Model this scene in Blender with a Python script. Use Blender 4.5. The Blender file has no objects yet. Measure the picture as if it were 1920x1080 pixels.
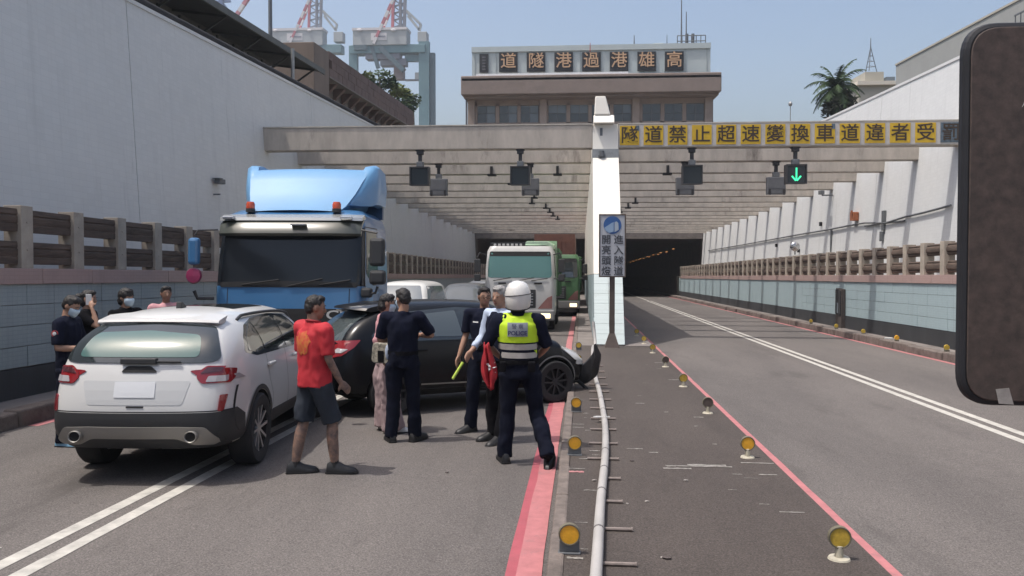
import bpy, bmesh, math, random
import numpy as np
from mathutils import Vector, Matrix, Euler, noise
from mathutils.bvhtree import BVHTree
from mathutils.geometry import delaunay_2d_cdt
R_ = math.radians
random.seed(7)
sc = bpy.context.scene
C = sc.collection
S = 0.0534                      # the ramp falls 5.3 % towards the tunnel
# ---------------------------------------------------------------- camera, sky, sun, exposure
cam_d = bpy.data.cameras.new('camera'); cam = bpy.data.objects.new('camera', cam_d); C.objects.link(cam)
cam_d.sensor_width = 36; cam_d.lens = 1550*36/1920
cam_d.shift_y = -(540-475.6)/1920
cam_d.clip_start = 0.1; cam_d.clip_end = 6000
cam.location = (0, 0, 1.88)
cam.rotation_euler = (R_(90-1.5), 0, math.atan(130/1550))
sc.camera = cam
w = bpy.data.worlds.new('World'); sc.world = w; w.use_nodes = True
nt = w.node_tree; bg = nt.nodes['Background']
sky = nt.nodes.new('ShaderNodeTexSky'); sky.sky_type = 'NISHITA'; sky.sun_disc = False
SUN = Vector((-0.37, -0.14, 1.0)).normalized()          # direction towards the sun
sky.sun_elevation = math.asin(SUN.z); sky.sun_rotation = math.atan2(SUN.x, SUN.y)
sky.air_density = 1.0; sky.dust_density = 5.0; sky.ozone_density = 1.0; sky.altitude = 0
nt.links.new(sky.outputs[0], bg.inputs[0]); bg.inputs[1].default_value = 0.15
sl = bpy.data.lights.new('sun', 'SUN'); so = bpy.data.objects.new('sun', sl); C.objects.link(so)
sl.energy = 2.75; sl.angle = R_(0.6); sl.color = (1.0, 0.955, 0.90)
so.rotation_euler = SUN.to_track_quat('Z', 'Y').to_euler()
sc.view_settings.view_transform = 'Standard'; sc.view_settings.look = 'None'
sc.view_settings.exposure = 0.38; sc.view_settings.gamma = 1.0; sc.view_settings.use_curve_mapping = False
sc.cycles.max_bounces = 6; sc.cycles.diffuse_bounces = 3; sc.cycles.use_denoising = True
sc.cycles.caustics_reflective = False; sc.cycles.caustics_refractive = False

# ---------------------------------------------------------------- materials
MATS = {}
def mat(name, col, rough=0.7, metal=0.0, var=0.0, vscale=3.0, col2=None, bump=0.0, bscale=40.0, spec=0.5,
        stretch=(1,1,1), coat=0.0, emit=None, estr=0.0, alpha=1.0, trans=0.0, grime=0.0, gcol=(0.05,0.045,0.04)):
    if name in MATS: return MATS[name]
    m = bpy.data.materials.new(name); MATS[name] = m; m.use_nodes = True
    t = m.node_tree; N = t.nodes; Lk = t.links; b = N['Principled BSDF']
    col = tuple(col)+(1,) if len(col) == 3 else col
    b.inputs['Base Color'].default_value = col
    b.inputs['Roughness'].default_value = rough; b.inputs['Metallic'].default_value = metal
    b.inputs['Specular IOR Level'].default_value = spec
    b.inputs['Coat Weight'].default_value = coat; b.inputs['Coat Roughness'].default_value = 0.06
    if alpha < 1: b.inputs['Alpha'].default_value = alpha
    if trans: b.inputs['Transmission Weight'].default_value = trans
    if emit: b.inputs['Emission Color'].default_value = tuple(emit)+(1,); b.inputs['Emission Strength'].default_value = estr
    if var or bump or grime:
        tc = N.new('ShaderNodeNewGeometry')
        mp = N.new('ShaderNodeMapping'); mp.inputs['Scale'].default_value = stretch
        Lk.new(tc.outputs['Position'], mp.inputs['Vector'])
    out = None
    if var:
        n = N.new('ShaderNodeTexNoise'); n.inputs['Scale'].default_value = vscale; n.inputs['Detail'].default_value = 6; n.inputs['Roughness'].default_value = 0.65
        Lk.new(mp.outputs[0], n.inputs['Vector'])
        r = N.new('ShaderNodeValToRGB'); r.color_ramp.elements[0].position = 0.32; r.color_ramp.elements[1].position = 0.7
        c2 = col2 or tuple(c*(1-var) for c in col[:3])
        r.color_ramp.elements[0].color = tuple(c2[:3])+(1,); r.color_ramp.elements[1].color = col
        Lk.new(n.outputs[0], r.inputs[0]); out = r.outputs[0]; Lk.new(out, b.inputs['Base Color'])
    if grime:      # sparse blotches of dirt with their own shape
        g = N.new('ShaderNodeTexNoise'); g.inputs['Scale'].default_value = vscale*0.45; g.inputs['Detail'].default_value = 9; g.inputs['Roughness'].default_value = 0.75
        Lk.new(mp.outputs[0], g.inputs['Vector'])
        gr = N.new('ShaderNodeValToRGB'); gr.color_ramp.elements[0].position = 0.56; gr.color_ramp.elements[1].position = 0.75
        Lk.new(g.outputs[0], gr.inputs[0])
        ml = N.new('ShaderNodeMath'); ml.operation = 'MULTIPLY'; ml.inputs[1].default_value = grime; Lk.new(gr.outputs[0], ml.inputs[0])
        mx = N.new('ShaderNodeMix'); mx.data_type = 'RGBA'
        Lk.new(ml.outputs[0], mx.inputs[0])
        if out: Lk.new(out, mx.inputs[6])
        else: mx.inputs[6].default_value = col
        mx.inputs[7].default_value = tuple(gcol)+(1,)
        Lk.new(mx.outputs[2], b.inputs['Base Color'])
    if bump:
        n2 = N.new('ShaderNodeTexNoise'); n2.inputs['Scale'].default_value = bscale; n2.inputs['Detail'].default_value = 4
        Lk.new(mp.outputs[0], n2.inputs['Vector'])
        bp = N.new('ShaderNodeBump'); bp.inputs['Strength'].default_value = bump; bp.inputs['Distance'].default_value = 0.02
        Lk.new(n2.outputs[0], bp.inputs['Height']); Lk.new(bp.outputs[0], b.inputs['Normal'])
    return m

def asphalt(name, base, patch, sp=0.35, crack=0.55):
    m = bpy.data.materials.new(name); MATS[name] = m; m.use_nodes = True
    t = m.node_tree; N = t.nodes; Lk = t.links; b = N['Principled BSDF']
    geo = N.new('ShaderNodeNewGeometry')
    def nz(scale, det, rough=0.6, st=None):
        n = N.new('ShaderNodeTexNoise'); n.inputs['Scale'].default_value = scale; n.inputs['Detail'].default_value = det; n.inputs['Roughness'].default_value = rough
        if st:
            mp = N.new('ShaderNodeMapping'); mp.inputs['Scale'].default_value = st; Lk.new(geo.outputs['Position'], mp.inputs[0]); Lk.new(mp.outputs[0], n.inputs['Vector'])
        else: Lk.new(geo.outputs['Position'], n.inputs['Vector'])
        return n
    def ramp(src, a, b_, ca, cb):
        r = N.new('ShaderNodeValToRGB'); r.color_ramp.elements[0].position = a; r.color_ramp.elements[1].position = b_
        r.color_ramp.elements[0].color = (*ca, 1); r.color_ramp.elements[1].color = (*cb, 1); Lk.new(src, r.inputs[0]); return r.outputs[0]
    def mix(fac, a, c, mode='MIX'):
        x = N.new('ShaderNodeMix'); x.data_type = 'RGBA'; x.blend_type = mode
        if isinstance(fac, float): x.inputs[0].default_value = fac
        else: Lk.new(fac, x.inputs[0])
        Lk.new(a, x.inputs[6])
        if isinstance(c, tuple): x.inputs[7].default_value = (*c, 1)
        else: Lk.new(c, x.inputs[7])
        return x.outputs[2]
    c0 = ramp(nz(0.45, 6, 0.65, (1, 0.22, 1)).outputs[0], 0.36, 0.64, patch, base)
    grain = ramp(nz(75, 3, 0.8).outputs[0], 0.36, 0.66, (0.55,)*3, (1.45,)*3)
    c1 = mix(1.0, c0, grain, 'MULTIPLY')
    # light aggregate stones
    v = N.new('ShaderNodeTexVoronoi'); v.inputs['Scale'].default_value = 55; Lk.new(geo.outputs['Position'], v.inputs['Vector'])
    st = ramp(v.outputs['Distance'], 0.10, 0.22, (sp,)*3, (0, 0, 0))
    c2 = mix(1.0, c1, st, 'ADD')
    c2 = mix(0.28, c1, c2)
    # oil stains and tyre marks
    s1 = ramp(nz(1.3, 8, 0.7, (1.6, 0.35, 1)).outputs[0], 0.56, 0.76, (0, 0, 0), (crack,)*3)
    c3 = mix(s1, c2, tuple(x*0.45 for x in base))
    # fine cracks
    wv = nz(2.2, 9, 0.75); cr = N.new('ShaderNodeMath'); cr.operation = 'ABSOLUTE'
    sb = N.new('ShaderNodeMath'); sb.operation = 'SUBTRACT'; sb.inputs[1].default_value = 0.5; Lk.new(wv.outputs[0], sb.inputs[0]); Lk.new(sb.outputs[0], cr.inputs[0])
    ck = ramp(cr.outputs[0], 0.0, 0.009, (0.75,)*3, (0, 0, 0))
    msk = ramp(nz(0.35, 3).outputs[0], 0.46, 0.60, (0, 0, 0), (1, 1, 1))
    ck2 = mix(1.0, ck, msk, 'MULTIPLY')
    c4 = mix(ck2, c3, tuple(x*0.4 for x in base))
    Lk.new(c4, b.inputs['Base Color']); b.inputs['Roughness'].default_value = 0.86; b.inputs['Specular IOR Level'].default_value = 0.35
    bp = N.new('ShaderNodeBump'); bp.inputs['Strength'].default_value = 0.5; bp.inputs['Distance'].default_value = 0.006
    Lk.new(nz(110, 3).outputs[0], bp.inputs['Height']); Lk.new(bp.outputs[0], b.inputs['Normal'])
    return m

def wall_paint(name, col, streak, tile=(0.10, 0.05), joint=0.6, grimy=0.5):
    """painted mosaic wall: fine tile relief, vertical drip marks, scuffs"""
    m = bpy.data.materials.new(name); MATS[name] = m; m.use_nodes = True
    t = m.node_tree; N = t.nodes; Lk = t.links; b = N['Principled BSDF']
    geo = N.new('ShaderNodeNewGeometry')
    sep = N.new('ShaderNodeSeparateXYZ'); Lk.new(geo.outputs['Position'], sep.inputs[0])
    # height along the ramp so that the courses run with the road
    mad = N.new('ShaderNodeMath'); mad.operation = 'MULTIPLY_ADD'; mad.inputs[1].default_value = S
    Lk.new(sep.outputs[1], mad.inputs[0]); Lk.new(sep.outputs[2], mad.inputs[2])
    cmb = N.new('ShaderNodeCombineXYZ'); Lk.new(sep.outputs[1], cmb.inputs[0]); Lk.new(mad.outputs[0], cmb.inputs[1])
    br = N.new('ShaderNodeTexBrick'); br.offset = 0.0
    br.inputs['Scale'].default_value = 1.0; br.inputs['Brick Width'].default_value = tile[0]; br.inputs['Row Height'].default_value = tile[1]
    br.inputs['Mortar Size'].default_value = 0.004; br.inputs['Mortar Smooth'].default_value = 0.6
    br.inputs['Color1'].default_value = (1, 1, 1, 1); br.inputs['Color2'].default_value = (0.955, 0.955, 0.955, 1); br.inputs['Mortar'].default_value = (joint,)*3+(1,)
    Lk.new(cmb.outputs[0], br.inputs['Vector'])
    def nz(scale, det, rough, st):
        n = N.new('ShaderNodeTexNoise'); n.inputs['Scale'].default_value = scale; n.inputs['Detail'].default_value = det; n.inputs['Roughness'].default_value = rough
        mp = N.new('ShaderNodeMapping'); mp.inputs['Scale'].default_value = st; Lk.new(geo.outputs['Position'], mp.inputs[0]); Lk.new(mp.outputs[0], n.inputs['Vector']); return n
    def ramp(src, a, b_, ca, cb):
        r = N.new('ShaderNodeValToRGB'); r.color_ramp.elements[0].position = a; r.color_ramp.elements[1].position = b_
        r.color_ramp.elements[0].color = (*ca, 1); r.color_ramp.elements[1].color = (*cb, 1); Lk.new(src, r.inputs[0]); return r.outputs[0]
    def mix(fac, a, c, mode='MIX'):
        x = N.new('ShaderNodeMix'); x.data_type = 'RGBA'; x.blend_type = mode
        if isinstance(fac, float): x.inputs[0].default_value = fac
        else: Lk.new(fac, x.inputs[0])
        if isinstance(a, tuple): x.inputs[6].default_value = (*a, 1)
        else: Lk.new(a, x.inputs[6])
        if isinstance(c, tuple): x.inputs[7].default_value = (*c, 1)
        else: Lk.new(c, x.inputs[7])
        return x.outputs[2]
    big = ramp(nz(0.22, 4, 0.6, (1, 1, 1)).outputs[0], 0.3, 0.7, tuple(x*0.93 for x in col), col)
    c1 = mix(1.0, big, br.outputs[0], 'MULTIPLY')
    s1 = ramp(nz(2.5, 7, 0.7, (1, 1, 0.07)).outputs[0], 0.55, 0.8, (0, 0, 0), (grimy*0.55,)*3)
    c2 = mix(s1, c1, streak)
    s2 = ramp(nz(1.1, 10, 0.8, (1, 0.4, 1.6)).outputs[0], 0.66, 0.80, (0, 0, 0), (grimy,)*3)
    c3 = mix(s2, c2, streak)
    # long drips and thin black scuffs
    s3 = ramp(nz(5.0, 5, 0.6, (1, 1, 0.035)).outputs[0], 0.63, 0.74, (0, 0, 0), (grimy*0.5,)*3)
    c3 = mix(s3, c3, tuple(x*0.7 for x in streak))
    s4 = ramp(nz(2.2, 12, 0.85, (1, 0.5, 1.1)).outputs[0], 0.70, 0.76, (0, 0, 0), (grimy*0.9,)*3)
    c3 = mix(s4, c3, tuple(x*0.35 for x in streak))
    Lk.new(c3, b.inputs['Base Color']); b.inputs['Roughness'].default_value = 0.55; b.inputs['Specular IOR Level'].default_value = 0.35
    bp = N.new('ShaderNodeBump'); bp.inputs['Strength'].default_value = 0.35; bp.inputs['Distance'].default_value = 0.01
    Lk.new(br.outputs[0], bp.inputs['Height']); Lk.new(bp.outputs[0], b.inputs['Normal'])
    return m

# ---------------------------------------------------------------- mesh builder
def tag(o, label=None, cat=None, group=None, kind=None):
    if label: o['label'] = label
    if cat: o['category'] = cat
    if group: o['group'] = group
    if kind: o['kind'] = kind
    return o
class MB:
    def __init__(s): s.v = []; s.f = []; s.m = []
    def add(s, vs, fs, m=0):
        k = len(s.v); s.v += [tuple(v) for v in vs]; s.f += [tuple(i+k for i in f) for f in fs]; s.m += [m]*len(fs); return s
    def box(s, x0, x1, y0, y1, z0, z1, m=0):
        vs = [(x, y, z) for x in (x0, x1) for y in (y0, y1) for z in (z0, z1)]
        return s.add(vs, [(0,1,3,2),(4,6,7,5),(0,4,5,1),(2,3,7,6),(0,2,6,4),(1,5,7,3)], m)
    def obox(s, p0, p1, w, h, m=0, up=(0,0,1)):       # beam of section w x h from p0 to p1
        p0, p1 = Vector(p0), Vector(p1); d = (p1-p0).normalized(); u = Vector(up)
        if abs(d.dot(u)) > 0.98: u = Vector((0,1,0))
        x = d.cross(u).normalized(); u = x.cross(d)
        vs = [p+x*a*w/2+u*b*h/2 for p in (p0, p1) for a, b in ((-1,-1),(1,-1),(1,1),(-1,1))]
        return s.add(vs, [(3,2,1,0),(4,5,6,7),(0,1,5,4),(1,2,6,5),(2,3,7,6),(3,0,4,7)], m)
    def rings(s, rs, closed=True, cap=True, m=0):
        n = len(rs[0]); vs = [p for r in rs for p in r]; fs = []
        for i in range(len(rs)-1):
            for j in range(n if closed else n-1):
                a, b = i*n+j, i*n+(j+1) % n; fs.append((a, b, b+n, a+n))
        if cap and closed: fs.append(tuple(range(n-1, -1, -1))); fs.append(tuple((len(rs)-1)*n+j for j in range(n)))
        return s.add(vs, fs, m)
    def tube(s, pts, r, n=8, m=0, cap=True):
        pts = [Vector(p) for p in pts]; rr = r if isinstance(r, (list, tuple)) else [r]*len(pts)
        rs = []; x = None
        for i, p in enumerate(pts):
            d = (pts[min(i+1, len(pts)-1)]-pts[max(i-1, 0)]).normalized()
            if x is None:
                u = Vector((0,0,1)) if abs(d.z) < 0.9 else Vector((0,1,0)); x = d.cross(u).normalized()
            x = (x-d*x.dot(d)).normalized(); y = d.cross(x)
            rs.append([p+(x*math.cos(2*math.pi*k/n)+y*math.sin(2*math.pi*k/n))*rr[i] for k in range(n)])
        return s.rings(rs, True, cap, m)
    def cyl(s, p0, p1, r0, r1=None, n=16, m=0): return s.tube([p0, p1], [r0, r0 if r1 is None else r1], n, m)
    def prism(s, poly, axis, a, b, m=0):               # polygon in the two other axes, extruded along axis
        def pt(q, t): return {'x': (t, q[0], q[1]), 'y': (q[0], t, q[1]), 'z': (q[0], q[1], t)}[axis]
        n = len(poly); vs = [pt(q, a) for q in poly]+[pt(q, b) for q in poly]
        return s.add(vs, [tuple(range(n-1, -1, -1)), tuple(range(n, 2*n))]+[(i, (i+1) % n, (i+1) % n+n, i+n) for i in range(n)], m)
    def lathe(s, prof, n=24, M=None, m=0, axis='z'):   # prof: (r, h)
        rs = []
        for r, h in prof:
            ring = []
            for k in range(n):
                a = 2*math.pi*k/n; c, q = r*math.cos(a), r*math.sin(a)
                p = Vector({'z': (c, q, h), 'x': (h, c, q), 'y': (q, h, c)}[axis]); ring.append(M @ p if M else p)
            rs.append(ring)
        return s.rings(rs, True, True, m)
    def ell(s, c, r, nu=14, nv=9, M=None, m=0):
        rs = []
        for i in range(nv+1):
            th = math.pi*(i+0.0)/nv; th = min(max(th, 0.05), math.pi-0.05)
            ring = []
            for k in range(nu):
                a = 2*math.pi*k/nu; p = Vector((r[0]*math.sin(th)*math.cos(a), r[1]*math.sin(th)*math.sin(a), -r[2]*math.cos(th)))
                if M: p = M @ p
                ring.append(Vector(c)+p)
            rs.append(ring)
        return s.rings(rs, True, True, m)
    def merge(s, o, M=None, dm=0):
        k = len(s.v); s.v += [tuple(M @ Vector(v)) if M else v for v in o.v]; s.f += [tuple(i+k for i in f) for f in o.f]; s.m += [i+dm for i in o.m]; return s
    def build(s, name, mats, parent=None, loc=(0,0,0), shear=False, smooth=None, bevel=0, rot=None, me=None):
        if me is None:
            me = bpy.data.meshes.new(name)
            vs = [(x, y, z-S*y) for x, y, z in s.v] if shear else s.v
            me.from_pydata(vs, [], s.f)
            for mm in (mats if isinstance(mats, (list, tuple)) else [mats]): me.materials.append(mm)
            me.polygons.foreach_set('material_index', s.m); me.update()
            if smooth:
                me.shade_smooth(); me.set_sharp_from_angle(angle=R_(smooth))
        o = bpy.data.objects.new(name, me); C.objects.link(o)
        l = Vector(loc); 
        if shear: l.z -= S*l.y
        o.location = l
        if rot: o.rotation_euler = rot
        if parent: o.parent = parent
        if bevel:
            b = o.modifiers.new('bevel', 'BEVEL'); b.width = bevel; b.segments = 2; b.limit_method = 'ANGLE'; b.angle_limit = R_(40)
        return o
def inst(o, loc, shear=False, parent=None, rot=None, scale=None):     # a copy that shares the mesh, with its children
    c = o.copy(); C.objects.link(c); l = Vector(loc)
    if shear: l.z -= S*l.y
    c.location = l
    if rot is not None: c.rotation_euler = rot
    if scale: c.scale = scale
    if parent: c.parent = parent
    for ch in list(o.children):
        d = ch.copy(); C.objects.link(d); d.parent = c
        for g in list(ch.children):
            e = g.copy(); C.objects.link(e); e.parent = d
    return c
def empty(name, loc=(0,0,0), rz=0, shear=False, tilt=False):
    o = bpy.data.objects.new(name, None); C.objects.link(o); l = Vector(loc)
    if shear: l.z -= S*l.y
    o.location = l; o.empty_display_size = 0.2
    if tilt:      # stands square on the sloping road
        n = Vector((0, S, 1)).normalized(); f = Vector((-math.sin(rz), math.cos(rz), 0)); f = (f-n*f.dot(n)).normalized(); x = f.cross(n)
        o.rotation_euler = Matrix((x, f, n)).transposed().to_euler()
    else: o.rotation_euler = (0, 0, rz)
    return o
def bake(o, name=None, mats=None):
    """apply modifiers of a temporary object, return the mesh"""
    bpy.context.view_layer.update(); dg = bpy.context.evaluated_depsgraph_get()
    me = bpy.data.meshes.new_from_object(o.evaluated_get(dg)); bpy.data.objects.remove(o); return me
def fuse(mb, voxel=0.012, smooth=2):
    o = mb.build('tmp', []); r = o.modifiers.new('r', 'REMESH'); r.mode = 'VOXEL'; r.voxel_size = voxel; r.use_smooth_shade = True
    s = o.modifiers.new('s', 'SMOOTH'); s.factor = 0.5; s.iterations = smooth
    return bake(o)
def link_mesh(name, me, mats, parent=None, loc=(0,0,0)):
    me.materials.clear()
    for mm in (mats if isinstance(mats, (list, tuple)) else [mats]): me.materials.append(mm)
    me.name = name; o = bpy.data.objects.new(name, me); C.objects.link(o); o.location = loc
    if parent: o.parent = parent
    return o
def text_mesh(body, size, extrude=0.004, bold=0.0, align='CENTER'):
    cu = bpy.data.curves.new('t', 'FONT'); cu.body = body; cu.size = size; cu.extrude = extrude; cu.offset = bold
    cu.align_x = align; cu.align_y = 'CENTER'; cu.resolution_u = 3
    o = bpy.data.objects.new('t', cu); C.objects.link(o); return bake(o)
def text(name, body, size, material, parent, loc, rot=(R_(90), 0, 0), extrude=0.004, bold=0.0, sx=1.0):
    me = text_mesh(body, size, extrude, bold); o = link_mesh(name, me, material, parent, loc); o.rotation_euler = rot; o.scale = (sx, 1, 1)
    return o
def rpoly(pts, r, n=4):
    """polygon with rounded corners"""
    out = []; N_ = len(pts)
    for i in range(N_):
        p0, p, p1 = Vector(pts[i-1]), Vector(pts[i]), Vector(pts[(i+1) % N_])
        rr = r[i] if isinstance(r, (list, tuple)) else r
        a = min(rr, (p0-p).length*0.48); b = min(rr, (p1-p).length*0.48)
        q0 = p+(p0-p).normalized()*a; q1 = p+(p1-p).normalized()*b
        for k in range(n+1):
            t = k/n; out.append(tuple(q0*(1-t)**2+p*2*t*(1-t)+q1*t*t))
    return out
# ---------------------------------------------------------------- camera-free helper: point at (px, py) of the survey photo on the plane Y = const
_al = math.atan(130/1550); _be = R_(1.5)
def at(px, py, Y):
    r = Vector((math.cos(_al), math.sin(_al), 0)); fh = Vector((-math.sin(_al), math.cos(_al), 0))
    f = fh*math.cos(_be)-Vector((0,0,math.sin(_be))); u = fh*math.sin(_be)+Vector((0,0,math.cos(_be)))
    d = f+r*(px-960)/1550+u*(475.6-py)/1550
    return Vector((0,0,1.88))+d*(Y/d.y)
def rz(y): return -S*y

M_road = asphalt('asphalt', (0.140, 0.126, 0.117), (0.100, 0.090, 0.085), 0.35, 0.75)
M_median = asphalt('median_surface', (0.082, 0.068, 0.060), (0.056, 0.046, 0.041), 0.2)
M_white = mat('road_paint_white', (0.54, 0.52, 0.47), 0.7, var=0.35, vscale=9, grime=0.95, gcol=(0.16,0.15,0.14))
M_red = mat('road_paint_red', (0.46, 0.175, 0.18), 0.7, var=0.25, vscale=9, grime=0.85, gcol=(0.20,0.13,0.13))
M_reddk = mat('road_paint_dark_red', (0.38, 0.085, 0.105), 0.7, var=0.2, vscale=8, grime=0.5, gcol=(0.18,0.1,0.1))
M_kerb = mat('kerb_concrete', (0.20, 0.165, 0.145), 0.9, var=0.5, vscale=5, bump=0.6, bscale=30, grime=0.8)
M_conc = mat('concrete', (0.53, 0.475, 0.41), 0.85, var=0.30, vscale=2.2, bump=0.4, bscale=14, grime=0.95, gcol=(0.12,0.10,0.085), stretch=(1,1,0.35))
M_concd = mat('concrete_dark', (0.22, 0.195, 0.18), 0.9, var=0.35, vscale=2, bump=0.4, bscale=14, grime=0.8)
M_wallL = wall_paint('white_tile_wall', (0.68, 0.675, 0.65), (0.30, 0.30, 0.29), (0.24, 0.12), 0.86, 0.55)
M_wallR = wall_paint('white_tile_wall_clean', (0.66, 0.67, 0.665), (0.3, 0.29, 0.28), (0.24, 0.12), 0.86, 0.5)
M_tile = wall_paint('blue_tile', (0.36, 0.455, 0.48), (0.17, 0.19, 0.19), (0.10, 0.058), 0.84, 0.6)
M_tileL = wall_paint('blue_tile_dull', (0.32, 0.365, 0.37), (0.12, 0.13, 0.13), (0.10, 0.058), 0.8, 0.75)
M_pink = wall_paint('pink_tile', (0.40, 0.285, 0.26), (0.17, 0.13, 0.12), (0.10, 0.058), 0.84, 0.6)
M_black = mat('black_wall_base', (0.045, 0.047, 0.052), 0.6, var=0.4, vscale=2, stretch=(1,1,0.2), bump=0.2)
M_post = mat('post_concrete', (0.43, 0.375, 0.31), 0.85, var=0.3, vscale=3, grime=0.7, gcol=(0.14,0.10,0.08), bump=0.3)
M_rail = mat('rail_dirty', (0.125, 0.088, 0.068), 0.85, var=0.55, vscale=5, stretch=(1,0.4,2.5), bump=0.5, bscale=20, grime=0.6)
M_pillar = wall_paint('pillar_white', (0.76, 0.73, 0.66), (0.42, 0.36, 0.29), (0.35, 0.30), 0.93, 0.45)
M_tunnel = mat('tunnel_lining', (0.13, 0.085, 0.07), 0.8, var=0.4, vscale=1)
M_dark = mat('dark_gap', (0.02, 0.02, 0.022), 0.9)
M_steel = mat('grey_steel', (0.17, 0.18, 0.19), 0.55, 0.4, var=0.3, vscale=6)
M_galv = mat('galvanised', (0.36, 0.36, 0.35), 0.5, 0.5, var=0.25, vscale=10)
M_earth = mat('ground_earth', (0.16, 0.14, 0.11), 0.95, var=0.4, vscale=0.3)

Y0, Y1, YT = -100.0, 76.0, 210.0
def strip(name, x0, x1, ya, yb, z, m, n=1, zb=None):
    b = MB()
    for i in range(n):
        a, c = ya+(yb-ya)*i/n, ya+(yb-ya)*(i+1)/n
        if zb is None: b.add([(x0, a, z), (x1, a, z), (x1, c, z), (x0, c, z)], [(0, 1, 2, 3)])
        else: b.box(x0, x1, a, c, zb, z)
    return tag(b.build(name, m, shear=True), kind='structure')
strip('road_left', -7.0, -0.15, Y0, YT, 0.0, M_road, 40)
strip('road_right', 1.70, 8.35, Y0, YT, 0.0, M_road, 40)
# the raised median, with a worn kerb edge either side
b = MB()
for i in range(60):
    a, c = Y0+(20.7-Y0)*i/60, Y0+(20.7-Y0)*(i+1)/60
    b.box(-0.10, 1.80, a, c, -0.2, 0.15)
tag(b.build('median', M_median, shear=True), kind='structure')
b = MB(); b.box(-0.10, 0.33, 20.7, 90, -0.2, 0.15); b.box(1.10, 1.80, 20.7, 90, -0.2, 0.147)
tag(b.build('median_path', M_concd, shear=True), kind='structure')
kerb = tag(empty('median_kerb'), kind='structure')
k0 = MB().box(-0.05, 0.05, -0.495, 0.495, -0.1, 0.16).build('kerbstone', M_kerb, kerb, (-0.15, -5, 0), True, bevel=0.018)
for i in range(1, 60): inst(k0, (-0.15+random.uniform(-.004, .004), -5+i, random.uniform(-.004, .004)), True, kerb)
for i in range(0): inst(k0, (1.75+random.uniform(-.004, .004), -5+i, random.uniform(-.004, .004)), True, kerb)
# side walks and kerbs
strip('walkway_left', -7.72, -7.05, Y0, YT, 0.17, M_concd, 30, -0.3)
strip('walkway_right', 8.40, 8.87, Y0, YT, 0.17, M_concd, 30, -0.3)
kb = tag(empty('side_kerb'), kind='structure')
k1 = MB().box(-0.12, 0.12, -0.49, 0.49, -0.1, 0.20).build('kerbstone', M_kerb, kb, (-6.95, 3, 0), True, bevel=0.03)
for i in range(1, 66): inst(k1, (-6.95+random.uniform(-.012, .012), 3+i, random.uniform(-.02, .015)), True, kb, rot=(0, random.uniform(-.04,.04), random.uniform(-.015,.015)))
for i in range(12, 74): inst(k1, (8.30+random.uniform(-.012, .012), 3+i, random.uniform(-.02, .015)), True, kb, rot=(0, random.uniform(-.04,.04), random.uniform(-.015,.015)))
# painted lines, each sheet 4 mm above the road
def line(name, x0, x1, ya, yb, z, m, wob=0.006):
    b = MB(); n = max(2, int((yb-ya)/0.5)); vs = []
    for i in range(n+1):
        y = ya+(yb-ya)*i/n; vs += [(x0+noise.noise(Vector((x0*9, y*1.7, 0)))*wob, y, z), (x1+noise.noise(Vector((x1*9+5, y*1.7, 3)))*wob, y, z)]
    b.add(vs, [(2*i, 2*i+1, 2*i+3, 2*i+2) for i in range(n)])
    return tag(b.build(name, m, shear=True), kind='structure')
line('red_edge_line', -0.405, -0.245, -10, 90, 0.008, M_red, 0.012)
line('red_edge_line', -0.475, -0.385, -10, 14, 0.004, M_reddk, 0.012)
line('red_edge_line', 1.802, 2.02, -10, 90, 0.004, M_red, 0.012)
line('red_edge_line', -6.80, -6.66, -5, 8.9, 0.004, M_red)
line('red_edge_line', -6.80, -6.66, 9.6, 90, 0.004, M_red)
line('red_edge_line', 8.02, 8.155, -5, 90, 0.004, M_red)
for x in (-3.72, -3.48): line('white_lane_line', x-0.06, x+0.06, 4.6 if x < -3.6 else -10, 110, 0.004, M_white)
line('white_lane_line', -4.1, -3.95, 2.5, 5.3, 0.004, M_white)
for x in (5.06, 5.30): line('white_lane_line', x-0.06, x+0.06, -10, 64, 0.004, M_white)
line('white_lane_line', 5.12, 5.24, 64, 110, 0.004, M_white)
# outside ground with the ramp's slot cut out
b = MB(); g = 5.6; X0, X1 = -10.6, 12.3
b.add([(-3000,-2500,g),(X0,-2500,g),(X0,3000,g),(-3000,3000,g)], [(0,1,2,3)])
b.add([(X1,-2500,g),(3000,-2500,g),(3000,3000,g),(X1,3000,g)], [(0,1,2,3)])
b.add([(X0,80,g),(X1,80,g),(X1,3000,g),(X0,3000,g)], [(0,1,2,3)])
b.add([(X0,-2500,g),(X1,-2500,g),(X1,-104,g),(X0,-104,g)], [(0,1,2,3)])
tag(b.build('ground', M_earth), kind='structure')

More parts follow.
